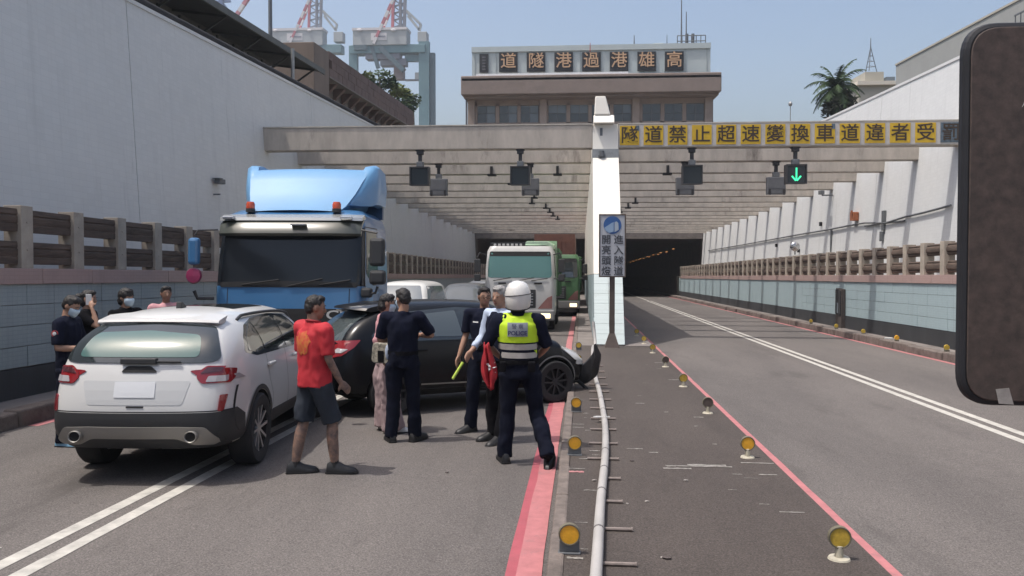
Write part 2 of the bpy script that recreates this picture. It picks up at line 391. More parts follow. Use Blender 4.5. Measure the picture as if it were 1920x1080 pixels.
# ---------------------------------------------------------------- lower walls: black base, tile panels, pink band
def lower_wall(side, X, label, ynear, mt, ys, ye):
    """side -1 left, +1 right; the face looks towards the road at X"""
    t = tag(empty('tiled_wall', (X, 0, 0)), label, 'wall')
    s = side; bk = MB(); bs = MB(); pk = MB(); gr = MB()
    for i in range(40):
        a, c = ys+(ye-ys)*i/40, ys+(ye-ys)*(i+1)/40
        bk.box(min(s*0.03, s*2.6), max(s*0.03, s*2.6), a, c, -0.3, 1.93)
        bs.box(min(-s*0.02, s*0.05), max(-s*0.02, s*0.05), a, c, 0.1, 0.575)
        gr.box(min(0, s*0.031), max(0, s*0.031), a, c, 0.56, 0.60)
    bk.build('backing', M_concd, t, shear=True); bs.build('base_band', M_black, t, shear=True)
    # coping blocks
    k = MB().box(min(-s*0.035, s*0.3), max(-s*0.035, s*0.3), -0.597, 0.597, 1.735, 1.955).build('coping_block', M_pink, t, (0, ynear, 0), True, bevel=0.006)
    n = int((ye-ynear)/1.2)
    for i in range(1, n): inst(k, (random.uniform(-.003,.003), ynear+1.2*i, random.uniform(-.003,.003)), True, t)
    # tile panels, four courses
    W, Hh = 0.6, 0.2875
    p = MB().box(min(-s*0.0, s*0.04), max(-s*0.0, s*0.04), -W/2+.004, W/2-.004, 0.004, Hh-.004)
    proto = None; cnt = 0; far = MB(); y = ynear; lim = 34 if s > 0 else 26
    while y < ye:
        for r in range(4):
            z = 0.587+r*Hh; dx = random.uniform(-.004, .004)
            if y < lim:
                if proto is None: proto = p.build('tile_panel', mt, t, (dx, y, z), True, bevel=0.004)
                else: inst(proto, (dx, y, z), True, t)
                cnt += 1
        if y >= lim: far.box(min(0, s*0.04), max(0, s*0.04), y-W/2+.004, y+W/2-.004, 0.59, 1.733)
        y += W
    tag(far.build('tile_panel', mt, t, shear=True), kind='stuff')
    return t
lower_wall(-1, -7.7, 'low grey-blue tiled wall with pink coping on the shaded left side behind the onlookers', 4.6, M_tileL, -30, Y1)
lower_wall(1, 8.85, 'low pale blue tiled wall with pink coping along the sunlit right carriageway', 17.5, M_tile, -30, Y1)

# ---------------------------------------------------------------- parapet railings: square posts and two fat concrete rails
def railing(side, X, label, ya, yb, h):
    s = side; t = tag(empty('parapet_railing', (X, 0, 0)), label, 'railing')
    x0, x1 = (-0.0, 0.26) if s > 0 else (-0.26, 0.0)
    pb = MB().box(x0, x1, -0.125, 0.125, 1.957, 1.957+h)
    pb.box(min(-s*0.012, 0), max(-s*0.012, 0), -0.02, 0.02, 1.957+h*.28, 1.957+h*.31); pb.box(min(-s*0.012, 0), max(-s*0.012, 0), -0.02, 0.02, 1.957+h*.72, 1.957+h*.75)
    post = pb.build('post', M_post, t, (0, ya, 0), True, bevel=0.012)
    n = int((yb-ya)/1.2)+1
    def sec(zc, hh):      # ribbed fat rail in section
        if s < 0: return [(-.055, zc-.5*hh), (-.05, zc-.2*hh), (-.062, zc-.17*hh), (-.05, zc-.1*hh), (-.05, zc+.15*hh), (-.065, zc+.2*hh), (-.05, zc+.27*hh), (-.06, zc+.5*hh), (-.2, zc+.5*hh), (-.2, zc-.5*hh)]
        xs = [(0.03,-.5),(0.0,-.38),(0.02,-.30),(-0.02,-.18),(-0.03,0),(-0.01,.2),(0.02,.28),(0.01,.40),(0.05,.5)]
        front = [(s*(0.06+a), zc+q*hh) for a, q in xs]; return front+[(s*0.20, zc+.5*hh), (s*0.20, zc-.5*hh)]
    rails = []
    for zc in (1.957+h*0.245, 1.957+h*0.765):
        rb = MB(); rb.prism([(a, z) for a, z in sec(zc, h*0.36)], 'y', -0.472, 0.472)
        rails.append(rb.build('rail', M_rail, t, (0, ya+0.6, 0), True, smooth=30))
    for i in range(1, n):
        inst(post, (random.uniform(-.006,.006), ya+1.2*i, 0), True, t)
        if i < n-1:
            for r in rails: inst(r, (random.uniform(-.01,.01), ya+1.2*i+0.6, 0), True, t)
    return t
railing(-1, -7.7, 'beige concrete post railing with dark brown rails on the shaded left tiled wall', 11.13-1.24*5, 75.5, 0.87)
railing(1, 8.85, 'beige concrete post railing with ribbed rails on the sunlit right tiled wall', 21.15-1.2*3, 75.5, 0.83)

# ---------------------------------------------------------------- high battered white walls, cast in bays
def high_wall(side, X, ztop, label, m, joints):
    s = side; t = tag(empty('white_wall', (X, 0, 0)), label, 'wall')
    def xf(zr_): return s*0.055*(zr_-5.75)
    for a, c in zip(joints[:-1], joints[1:]):
        b = MB(); g = 0.012; n = 6; rs = []
        for i in range(n+1):
            y = a+g+(c-a-2*g)*i/n; zb = 1.4; zt = ztop+S*y
            mid = (zb+zt)/2
            rs.append([(xf(zb), y, zb), (xf(mid), y, mid), (xf(zt), y, zt), (xf(zt)+s*0.45, y, zt), (xf(zt)+s*0.45, y, zb)])
        b.rings(rs); b.build('wall_bay', m, t, shear=True)
        b = MB(); rs = []
        for i in range(n+1):
            y = a+(c-a)*i/n; zt = ztop+S*y
            rs.append([(xf(zt)-s*0.03, y, zt), (xf(zt)-s*0.03, y, zt+0.09), (xf(zt)+s*0.55, y, zt+0.09), (xf(zt)+s*0.55, y, zt)])
        b.rings(rs); b.build('coping', m, t, shear=True)
    return t, xf
wl, xfl = high_wall(-1, -9.85, 6.95, 'tall shaded grey-white retaining wall rising on the left', M_wallL, [-30, -7, 5.5, 17.5, 30, 42, 54, 66, 76])
wr, xfr = high_wall(1, 11.0, 7.0, 'tall sunlit white retaining wall rising on the right', M_wallR, [-30, -4, 8, 20, 32, 44, 56, 66, 76])
b = MB(); b.box(-10.2, -9.4, -30, 76, 1.0, 1.93); tag(b.build('ledge', M_concd, shear=True), kind='structure')

# ---------------------------------------------------------------- dividing wall with its leaning front
dv = tag(empty('dividing_wall', (0.72, 20.8, 0), shear=True), 'tall cream-white dividing wall with a leaning front between the two carriageways', 'wall')
def dch(mb, name, m, **k):
    o = mb.build(name, m, dv, shear=True, **k); o.location = (-0.72, -20.8, S*20.8); return o
def fy(z): return 20.8+(z-0.15)*(25.1-20.8)/(5.6)
prof = [(fy(1.95), 1.95), (fy(5.65), 5.65), (25.15, 6.47), (90, 6.47), (90, 1.95)]
dch(MB().prism(prof, 'x', 0.33, 1.10), 'wall_shaft', M_pillar)
prof = [(fy(-.2)+.03, -.2), (fy(1.95)+.03, 1.95), (90, 1.95), (90, -0.2)]
dch(MB().prism(prof, 'x', 0.355, 1.075), 'wall_core', M_concd)
dch(MB().prism([(24.9, 6.475), (25.15, 6.75), (25.9, 6.75), (25.9, 6.475)], 'x', 0.36, 0.98), 'shoulder', M_pillar, bevel=0.03)
dch(MB().add([(0.38,25.1,6.75),(0.86,25.1,6.75),(0.86,25.8,6.75),(0.38,25.8,6.75),(0.41,25.2,7.33),(0.72,25.2,7.33),(0.72,25.6,7.33),(0.41,25.6,7.33)], [(3,2,1,0),(4,5,6,7),(0,1,5,4),(1,2,6,5),(2,3,7,6),(3,0,4,7)]), 'peak', M_pillar, bevel=0.03)
dch(MB().box(0.325, 1.105, fy(5.42)-0.004, fy(5.70)+.6, 5.40, 5.68), 'steel_band', mat('band_grey', (0.30,0.32,0.33), 0.6, var=0.3, vscale=8))
M_tilep = wall_paint('pale_tile', (0.47, 0.54, 0.54), (0.30, 0.27, 0.24), (0.19, 0.125), 0.86, 0.6)
# blue tiles on the lower front and along both sides
ti = None
for r in range(7):
    z0 = 0.17+r*0.253; z1 = z0+0.248
    for c in range(2):
        x0 = 0.335+c*0.382; x1 = x0+0.376
        b = MB(); ya, yb = fy(z0), fy(z1)
        b.add([(x0, ya, z0), (x1, ya, z0), (x1, yb, z1), (x0, yb, z1), (x0, ya+.05, z0), (x1, ya+.05, z0), (x1, yb+.05, z1), (x0, yb+.05, z1)],
              [(3,2,1,0),(4,5,6,7),(0,1,5,4),(1,2,6,5),(2,3,7,6),(3,0,4,7)])
        dch(b, 'tile_panel', M_tilep, bevel=0.004)
for sx, xa, xb in ((-1, 0.33, 0.36), (1, 1.07, 1.10)):
    k = None
    for i in range(45):
        y = 21.9+i*1.2
        for r in range(3):
            z = 0.17+r*0.59
            if y-0.6 < fy(z+0.58)+.03: continue
            if k is None:
                k = MB().box(xa, xb, -0.595, 0.595, 0.0, 0.585).build('tile_panel', M_tile, dv, bevel=0.004, shear=True)
                k.location = (-0.72, y-20.8, z-S*(y-20.8))
            else: inst(k, (-0.72, y-20.8, z-S*(y-20.8)), False, dv)
b = MB().box(0.55-0.0, 0.63, fy(5.9)-0.12, fy(5.9), 5.45, 6.35); b.cyl((0.6, fy(5.6)-.16, 5.45), (0.6, fy(5.6)-.16, 5.62), 0.07, n=12); b.box(0.5, 0.7, fy(5.5)-.1, fy(5.5)+.05, 5.42, 5.5)
tag(b.build('wall_lamp', M_steel, shear=True, smooth=40), 'small dark lamp fixed on the steel band of the dividing wall', 'lamp')

# ---------------------------------------------------------------- sun canopy: concrete cross beams
YB = [25.1+3.07*k for k in range(17)]
for s, xa, xb, lab in ((-1, -10.18, 0.325, 'concrete cross-beam canopy over the left carriageway above the trucks'), (1, 1.105, 11.35, 'concrete cross-beam canopy over the empty right carriageway')):
    t = tag(empty('beam_canopy', (0, 0, 0)), lab, 'canopy')
    L_ = xb-xa
    p = None
    for k, y in enumerate(YB):
        if p is None:
            b = MB(); b.box(0, L_, 0, 0.40, 0, 0.70); 
            p = b.build('beam', M_conc, t, (xa, y, 5.75), True, bevel=0.02)
            cap = MB().box(-.02, L_, -0.02, 0.43, 0.70, 0.74).build('beam_cap', mat('pale_cap', (0.52,0.48,0.42), 0.8, var=0.3), p); 
        else:
            c = p.copy(); C.objects.link(c); c.location = (xa, y, 5.75-S*y+random.uniform(-.012,.012)); c.parent = t
    if s > 0: canR, beamR = t, p
    else: canL, beamL = t, p
# light stains / fixing plates on the beam undersides
for k, xs in ((2, (-3.4, -.9)), (3, (-2.9,)), (5, (-2.3,)), (6, (-2.6,)), (7, (-2.0,)), (8, (-1.9,)), (9, (-1.8,)), (10, (-1.6,)), (6, (2.8,)), (7, (2.6,)), (8, (2.3,)), (9, (2.2,)), (10, (2.0,)), (2, (3.2, 7.7))):
    for x in xs:
        b = MB().box(x-.05, x+.05, -.06, 0, 0.0, 0.28); b.box(x-.16, x+.16, -.03, 0.3, -0.06, -0.003)
        o = b.build('fixing_bracket', M_dark, canL if x < 0 else canR, (0, YB[k], 5.75), True)
# ---------------------------------------------------------------- warning sign characters on the first right beam
M_yel = mat('sign_yellow', (0.62, 0.40, 0.022), 0.6, var=0.22, vscale=7, grime=0.45, gcol=(0.30,0.17,0.03))
M_ink = mat('sign_ink', (0.045, 0.03, 0.02), 0.7)
M_worn = mat('sign_worn_blue', (0.12, 0.17, 0.22), 0.6, var=0.6, vscale=12)
M_face = mat('beam_white_face', (0.50, 0.48, 0.46), 0.7, var=0.15, vscale=4, grime=0.4, gcol=(0.25,0.22,0.2))
fb = MB().box(0.01, L_, -0.012, -0.002, 0.03, 0.69).build('face_board', M_face, beamR)
tx = '隧道禁止超速變換車道違者受罰'
for i, ch in enumerate(tx):
    x = 1.43-1.105+i*0.7125
    worn = i in (13,)
    o = MB().box(x-0.288, x+0.288, -0.03, -0.013, 0.075, 0.655).build('character_panel', M_worn if worn else M_yel, beamR)
    o = text('character', ch, 0.53, M_ink, beamR, (x, -0.034, 0.345), extrude=0.003, bold=0.006)
    if i in (0, 8, 13):      # torn corners showing the old blue board
        MB().box(x+0.19, x+0.287, -0.036, -0.031, 0.50, 0.655).build('worn_patch', M_worn, beamR)
# ---------------------------------------------------------------- tunnel mouth and bores
b = MB()
b.box(-10.3, 11.9, Y1+0.3, Y1+1.6, 5.35, 7.6); b.box(-10.6, -9.75, Y1+.3, Y1+1.6, 1.9, 5.35); b.box(11.0, 11.9, Y1+.3, Y1+1.6, 1.9, 5.35)
tp = tag(empty('tunnel_portal', (0,0,0)), 'dark concrete portal of the two-bore road tunnel', 'tunnel')
b.build('portal_wall', M_concd, tp, shear=True)
b = MB()
for xa, xb in ((-7.7, 0.33), (1.10, 8.87)):
    xo = -9.8 if xa < 0 else 11.05
    xi = xa if xa < 0 else xb
    b.add([(xi,Y1+.5,1.95),(xo,Y1+.5,1.95),(xo,YT,1.95),(xi,YT,1.95)], [(0,1,2,3)]); b.add([(xo,Y1+.5,1.95),(xo,YT,1.95),(xo,YT,5.35),(xo,Y1+.5,5.35)], [(0,1,2,3)]); b.add([(xi,YT,1.9),(xo,YT,1.9),(xo,YT,5.4),(xi,YT,5.4)], [(0,1,2,3)]); b.add([(xi,Y1+1.5,5.34),(xo,Y1+1.5,5.34),(xo,YT,5.34),(xi,YT,5.34)], [(0,1,2,3)])
    b.add([(xa,Y1+1.6,0),(xa,YT,0),(xa,YT,1.95 if xa < 0 else 5.35),(xa,Y1+1.6,1.95 if xa < 0 else 5.35)], [(0,1,2,3)]); b.add([(xb,Y1+1.6,0),(xb,YT,0),(xb,YT,1.95 if xb > 2 else 5.35),(xb,Y1+1.6,1.95 if xb > 2 else 5.35)], [(3,2,1,0)])
    b.add([(xa,Y1+1.5,5.34),(xb,Y1+1.5,5.34),(xb,YT,5.34),(xa,YT,5.34)], [(0,1,2,3)]); b.add([(xa,YT,0),(xb,YT,0),(xb,YT,5.4),(xa,YT,5.4)], [(0,1,2,3)])
b.build('tunnel_lining', M_tunnel, tp, shear=True)
b = MB(); b.box(-12, 14, Y1+0.3, YT+2, 7.6, 7.9); b.build('tunnel_roof', M_concd, tp, shear=True)
M_lamp = mat('tunnel_lamp', (1, 0.5, 0.2), 0.5, emit=(1.0, 0.42, 0.14), estr=0.5)
for i in range(14):
    MB().box(-.08, .08, -.3, .3+.3*(i%3), -0.06, 0).build('tunnel_lamp', M_lamp, tp, (9.2, Y1+8+i*5.5+(i*7%3), 4.7-.1*(i%2)), True)
M_lampw = mat('tunnel_lamp_white', (1, 1, 1), 0.5, emit=(0.9, 0.95, 1.0), estr=3)
for y in (110, 140, 170): MB().box(-.15, .15, -.2, .2, -.1, .1).build('tunnel_lamp', M_lampw, tp, (-0.2, y, 1.9), True)
# ---------------------------------------------------------------- control building above the tunnel
M_tan = mat('building_tile', (0.36, 0.285, 0.24), 0.8, var=0.2, vscale=0.8, bump=0.2, grime=0.35, gcol=(0.12,0.10,0.09))
M_fas = mat('building_fascia', (0.26, 0.205, 0.175), 0.85, var=0.2, vscale=0.6, grime=0.4)
M_sgn = mat('sign_wall', (0.47, 0.53, 0.53), 0.7, var=0.1, vscale=0.5, grime=0.3, gcol=(0.3,0.33,0.33))
M_frame = mat('window_frame', (0.12, 0.12, 0.125), 0.5, 0.3)
M_glass = mat('window_glass', (0.035, 0.045, 0.055), 0.08, 0.0, spec=0.8)
M_curt = mat('curtained_glass', (0.16, 0.19, 0.21), 0.25, spec=0.6)
M_gold = mat('gilt_lettering', (0.62, 0.40, 0.24), 0.5, var=0.3, vscale=4)
M_blk = mat('black_panel', (0.02, 0.02, 0.022), 0.5)
M_whiter = mat('white_rail', (0.75, 0.76, 0.76), 0.5)
YB_ = 82.0
def bx(mb, px0, py0, px1, py1, y0, y1, Y=YB_, m=0):
    p, q = at(px0, py0, Y+y0), at(px1, py1, Y+y0)
    mb.box(min(p.x, q.x), max(p.x, q.x), Y+y0, Y+y1, min(p.z, q.z), max(p.z, q.z), m); return mb
bd = tag(empty('control_building', (0, YB_, 5.6)), 'brown flat-roofed control building with gilt characters on its rooftop sign above the tunnel', 'building')
def bch(mb, name, m, par=None, **k):
    o = mb.build(name, m, None, **k); o.parent = par or bd
    if par is None: o.location = (0, -YB_, -5.6)
    return o
wins = [895, 936, 976, 1028, 1069, 1109.5, 1150, 1204.5, 1245.5, 1286.5]
# wall split into piers, spandrel and sill so that the windows are real openings
b = MB(); bx(b, 877, 173, 1337, 193, 0, 14); bx(b, 877, 231, 1337, 300, 0, 14)
edges = [877]+sum([[w_, w_+34.2] for w_ in wins], [])+[1337]
for i in range(0, len(edges), 2): bx(b, edges[i], 193.05, edges[i+1], 230.95, 0, 0.6)
bx(b, 877, 193, 1337, 231, 4, 14)
bch(b, 'wall', M_tan)
for p in (877, 1012, 1186, 1322):
    b = MB(); bx(b, p, 178, p+13, 300, -0.35, -0.005); bch(b, 'pier', M_tan, bevel=0.03)
b = MB(); bx(b, 864, 146, 1353, 171, -2.2, 16); bx(b, 869, 171.2, 1348, 178, -1.6, 15.5); bx(b, 864, 142.5, 1353, 145.8, -2.2, -1.8); bch(b, 'roof_slab', M_fas, bevel=0.08)
b = MB(); bx(b, 873, 178, 876, 300, -1.2, -1.0); bch(b, 'drain_pipe', M_frame)
for i, w_ in enumerate(wins):
    b = MB(); bx(b, w_, 193, w_+34, 194.2, .12, .22); bx(b, w_, 229.8, w_+34, 231, .12, .22); bx(b, w_, 194.2, w_+1.2, 229.8, .12, .22); bx(b, w_+32.8, 194.2, w_+34, 229.8, .12, .22)
    bx(b, w_+16.4, 194.2, w_+17.6, 229.8, .11, .2); bx(b, w_+1.2, 211.6, w_+16.4, 212.6, .12, .2); bx(b, w_+17.6, 211.6, w_+32.8, 212.6, .12, .2)
    f = bch(b, 'window', M_frame)
    for j, (a, c) in enumerate(((1.2, 16.4), (17.6, 32.8))):
        for k, (d, e) in enumerate(((194.2, 211.6), (212.6, 229.8))):
            g = MB(); bx(g, w_+a, d, w_+c, e, .16, .18)
            lightm = (i < 3 and j == 1) or (i >= 3 and k == 0 and i in (3, 4)) or (i == 6 and j == 1 and k == 0)
            o = g.build('pane', M_curt if lightm else M_glass); o.parent = f
# rooftop sign
b = MB(); bx(b, 885, 90, 1332, 138, 1.0, 1.4); bx(b, 884, 88.2, 1333, 90, .85, 1.55); bch(b, 'sign_wall', M_sgn)
for i in range(12):
    b = MB(); x = 890+i*39.5; bx(b, x, 90, x+1, 137.5, 0.94, 0.99); bch(b, 'panel_joint', mat('joint', (0.36,0.41,0.41), 0.7))
for i, ch in enumerate('高雄港過港隧道'):
    px = 1264.5-i*51.9; dy = -i*(-0.4)
    b = MB(); bx(b, px-17.3, 96.6+dy, px+17.3, 132.2+dy, .86, .93); bch(b, 'character_panel', M_blk)
    p = at(px, 113.4+dy, YB_+.8); text('character', ch, 1.62, M_gold, bd, (p.x, 0.80, p.z-5.6), extrude=0.05, bold=0.012)
b = MB(); bx(b, 899, 101, 915.5, 136, .86, .93); bch(b, 'small_plaque', M_blk)
for k in range(5):
    b = MB(); bx(b, 904, 106+k*5.6, 910.5, 109+k*5.6, .82, .86); bch(b, 'plaque_mark', mat('plaque_grey', (0.10,0.10,0.11), 0.6))
b = MB(); bx(b, 893, 138.6, 1178, 140, -1.6, -1.5); bx(b, 893, 141, 1178, 142.4, -1.62, -1.5); bch(b, 'roof_railing', M_whiter)
b = MB(); bx(b, 1198, 138, 1318, 142.4, 0.2, .9); bch(b, 'roof_equipment', M_dark)
b = MB(); bx(b, 1178, 136, 1197, 142.4, -.4, .2); bch(b, 'roof_unit', M_sgn)
# aerials on the roof
def mast(px, py0, py1, Y, r, name, label, m=M_steel, extra=None):
    p, q = at(px, py1, Y), at(px, py0, Y); b = MB(); b.cyl(p, (p.x, Y, q.z), r, r*0.5, 8)
    if extra: extra(b, p, q)
    return tag(b.build(name, m), label, 'antenna')
mast(1277.5, 0, 88.5, 84.5, 0.09, 'roof_mast', 'taller of the two thin masts on the control building roof')
mast(1286.5, 22, 88.5, 84.5, 0.08, 'roof_mast', 'shorter thin mast right beside the tallest on the control building roof')
mast(1189, 66, 88, 84, 0.07, 'roof_mast', 'short thin aerial standing alone above the middle of the gilt sign')
M_redp = mat('red_paint', (0.35, 0.06, 0.05), 0.6)
def bell(b, p, q): b.ell((p.x, 83.2, p.z-0.55), (0.28, .28, .45)); b.cyl((p.x, 83.2, p.z-.2), (p.x, 83.2, p.z+.6), .26, .05, 10)
mast(1106.5, 80, 97, 81.5, 0.05, 'lightning_finial', 'small red finial standing in front of the gilt sign', M_redp)
mast(1250.5, 65, 88, 84, 0.05, 'roof_mast', 'thin aerial at the left end of the rooftop cage')
b = MB(); p, q = at(1251, 88, 84), at(1323, 66, 84)
for x in np.linspace(p.x+1, q.x, 7): b.cyl((x, 84, p.z), (x, 84, q.z), 0.045, n=6)
for z in (p.z, (p.z+q.z)/2, q.z): b.cyl((p.x+1, 84, z), (q.x, 84, z), 0.05, n=6)
b.box(p.x, q.x, 83.6, 85, p.z-.1, p.z+.2)
for x in (p.x+2, p.x+2.6): b.cyl((x, 84.6, p.z), (x, 84.6, q.z+.3), 0.16, n=8)
tag(b.build('rooftop_cage', M_steel), 'railed equipment cage on the right end of the control building roof', 'railing')
b = MB(); p, q = at(1224, 88, 84), at(1243, 82, 84); b.box(p.x, q.x, 83.6, 84.6, p.z, q.z); tag(b.build('roof_box', M_sgn, bevel=0.05), 'small pale equipment box on the control building roof', 'box')

# ---------------------------------------------------------------- left: long shed roof and the brick parapet building behind it
M_roof = mat('shed_roof_dark', (0.055, 0.06, 0.058), 0.8, var=0.4, vscale=2)
M_fascia = mat('shed_fascia', (0.12, 0.125, 0.115), 0.7, var=0.3, vscale=2)
M_shw = mat('shed_wall', (0.105, 0.108, 0.10), 0.8, var=0.35, vscale=1.5, grime=0.4)
M_shp = mat('shed_pane', (0.27, 0.26, 0.24), 0.5, var=0.35, vscale=1.2)
sh = tag(empty('shed', (-12.5, 24, 5.6)), 'long low shed with dark overhanging roof and framed windows above the left wall', 'shed')
def sch(mb, name, m, par=None, **k):
    o = mb.build(name, m, None, **k); o.parent = par or sh
    if par is None: o.location = (12.5, -24, -5.6)
    return o
ze = 9.02; xe = -11.5; yend = 36.4
b = MB(); n = 16
for i in range(n):      # roof sheets
    a = 0+yend*i/n; c = yend*(i+1)/n-0.02
    sch(MB().add([(xe,a,ze),(xe,c,ze),(-15.5,c,ze+.55),(-15.5,a,ze+.55),(xe,a,ze+.05),(xe,c,ze+.05),(-15.5,c,ze+.6),(-15.5,a,ze+.6)], [(0,1,2,3),(7,6,5,4),(0,4,5,1),(1,5,6,2),(2,6,7,3),(3,7,4,0)]), 'roof_sheet', M_roof)
sch(MB().box(xe-.02, xe+.05, 0, yend, ze-0.10, ze+.12), 'fascia', M_fascia)
for i in range(12):     # brackets
    y = 2.5+i*3.0
    b = MB(); b.obox((-13.5, y, 7.75), (xe-.15, y, ze-.03), .07, .07); b.obox((-13.5, y, ze+.2), (xe-.15, y, ze-.06), .06, .08); sch(b, 'bracket', M_roof)
b = MB(); b.box(-14.0, -13.6, 0, yend-1, 5.5, ze+.3); sch(b, 'wall', M_shw)
for i in range(24):     # framed panes
    y = 1.0+i*1.45
    f = sch(MB().box(-13.6, -13.53, y, y+.08, 6.3, ze+.2).box(-13.6, -13.53, y+.08, y+1.45, 7.82, 7.9).box(-13.6, -13.53, y+.08, y+1.45, 6.9, 6.97), 'window', M_roof)
    for z0, z1 in ((6.3, 6.9), (6.97, 7.82), (7.9, 8.75)):
        MB().box(-13.59, -13.57, y+.1, y+1.43, z0, z1).build('pane', M_shp, f)
for y in (31.5,): sch(MB().cyl((-11.2, y, 6.9), (-11.2, y, 9.0), 0.07), 'support_post', M_galv)
b = MB(); b.cyl((-10.15, -30, 7.17), (-10.15, 75, 7.17), 0.11); tag(b.build('wall_top_pipe', M_dark), 'dark pipe running along the top of the left white wall', 'pipe')
p = at(507, 66, 38); b = MB(); b.cyl((p.x, 38, 5.6), (p.x, 38, 22), 0.11, .07, 10); tag(b.build('lamp_post', M_steel), 'tall thin grey lamp post rising behind the shed roof', 'lamp post')

M_brk = mat('parapet_brick', (0.165, 0.115, 0.10), 0.85, var=0.35, vscale=1.3, bump=0.4, bscale=8, grime=0.5)
M_under = mat('under_wall', (0.20, 0.175, 0.155), 0.85, var=0.3, vscale=1)
M_tanb = mat('tan_end_wall', (0.20, 0.155, 0.125), 0.85, var=0.25, vscale=0.9, stretch=(1,1,0.2))
pb = tag(empty('terminal_building', (-14, 52, 5.6)), 'brown building with a stepped overhanging parapet behind the left wall', 'building')
def pch(mb, name, m, **k):
    o = mb.build(name, m, None, **k); o.parent = pb; o.location = (14, -52, -5.6); return o
pch(MB().box(-20, -13.9, 39.8, 63, 5.6, 10.4), 'wall', M_under)
pch(MB().box(-18.0, -13.0, 39.6, 42.0, 8.7, 11.15), 'end_block', M_tanb, bevel=0.03)
k = None
for i in range(27):
    y = 42.45+i*0.79
    for r in range(3):
        z = 9.95+r*0.43; x = -13.0-0.0*r
        off = 0.4 if r == 1 else 0
        if k is None: k = MB().box(-.75, 0, -.385, .385, 0, .42).build('parapet_block', M_brk, pb, bevel=0.012)
        c = k if (i == 0 and r == 0) else inst(k, (0,0,0), False, pb)
        c.location = (x+14+random.uniform(-.012,.012), y+off-52, z-5.6)
    if i % 2 == 0:
        pch(MB().prism([(-13.85, 9.2), (-13.12, 9.93), (-13.85, 9.93)], 'y', y-.15, y+.2), 'bracket', M_brk)
pch(MB().box(-13.85, -12.98, 42, 63.8, 9.86, 9.94), 'parapet_sill', M_under)

# ---------------------------------------------------------------- bushes behind the parapet, palm on the right
def leafm(name, c, c2): return mat(name, c, 0.7, var=0.5, vscale=0.9, col2=c2, spec=0.2)
M_leaf = leafm('leaf_dark', (0.045, 0.075, 0.028), (0.018, 0.035, 0.015)); M_leafy = leafm('leaf_yellow', (0.15, 0.17, 0.05), (0.07, 0.10, 0.03))
M_trunk = mat('bark', (0.13, 0.11, 0.09), 0.9, var=0.4, vscale=6)
def leafcloud(mb, c, r, n, size, m=0):
    for i in range(n):
        while True:
            p = Vector((random.uniform(-1,1), random.uniform(-1,1), random.uniform(-1,1)))
            if 0.25 < p.length < 1: break
        p = Vector((c[0]+p.x*r[0], c[1]+p.y*r[1], c[2]+p.z*r[2]))
        d = Vector((random.uniform(-1,1), random.uniform(-1,1), random.uniform(-.6,.6))).normalized(); u = d.orthogonal().normalized(); e = d.cross(u)
        s = size*random.uniform(.6, 1.3); mb.add([p-d*s, p+u*s*.45, p+d*s, p-u*s*.45], [(0,1,2,3)], m)
def bush(px, py, Y, clumps, label, cat='tree'):
    p = at(px, py, Y); t = tag(empty('leafy_tree', (p.x, Y, 5.6)), label, cat)
    tr = MB(); tr.tube([(0,0,0), (0.1,0,(p.z-5.6)*.5), (0,0,p.z-5.6)], [.2,.14,.06]); cr = MB()
    for (dx, dz, r, mm) in clumps:
        tr.tube([(0,0,(p.z-5.6)*.5), (dx, 0, p.z-5.6+dz)], [.09, .03], 5); leafcloud(cr, (dx, 0, p.z-5.6+dz), (r, r, r*.8), int(220*r), .22, mm)
    tr.build('trunk', M_trunk, t); cr.build('crown', [M_leaf, M_leafy], t)
bush(712, 150, 66, [(0.2,0,1.1,0),(-1.0,.2,.6,1),(1.5,-.9,.7,1),(1.0,-.4,.6,0)], 'yellow-green leafy treetop rising behind the brown parapet, left of the crane leg')
bush(748, 186, 72, [(0,0,1.2,0),(.9,-.6,.8,0),(.6,.5,.6,1)], 'darker lower treetop at the right end of the brown parapet')
bush(775, 187, 90, [(0,0,.9,0)], 'tiny tuft of leaves seen between the parapet and the crane leg')

def palm():
    Y = 62; p = at(1568, 165, Y); t = tag(empty('palm_tree', (p.x, Y, 5.6)), 'dark green palm tree standing behind the right white wall', 'tree')
    h = p.z-5.6; tr = MB(); tr.tube([(0,0,0),(0.05,0,h*.5),(0,0,h)], [.32,.26,.22], 10); tr.build('trunk', M_trunk, t)
    b = MB(); random.seed(11)
    for i in range(30):
        a = i*2.399+random.uniform(-.2,.2); el = R_(75-i*4.0+random.uniform(-6,6)); L = random.uniform(2.0, 2.7)
        pts = []; q = Vector((0,0,h)); d = Vector((math.cos(a)*math.cos(el), math.sin(a)*math.cos(el), math.sin(el)))
        for k in range(8):
            pts.append(q.copy()); q = q+d*(L/7); d = (d+Vector((0,0,-0.20-0.02*k))).normalized()
        b.tube(pts, [.05-.005*k for k in range(8)], 4)
        for k in range(1, 8):
            for s in (-1, 1):
                for jj in range(3):
                    q0 = pts[k-1].lerp(pts[k], jj/3); ax = (pts[k]-pts[k-1]).normalized(); sd = ax.cross(Vector((0,0,1))).normalized()*s
                    ll = .62*math.sin(.5+k*.33); tip = q0+sd*ll*.75+ax*ll*.5+Vector((0,0,-ll*random.uniform(.25,.7)))
                    w_ = ax*.07; b.add([q0-w_, q0+w_, tip], [(0,1,2)])
    b.build('crown', M_leaf, t)
    b = MB(); leafcloud(b, (0.3,0,h-1.6), (1.3,1.3,1.6), 500, .3); b.build('dead_fronds', leafm('leaf_dull', (0.05,0.06,0.035), (0.03,0.03,0.02)), t)
palm()
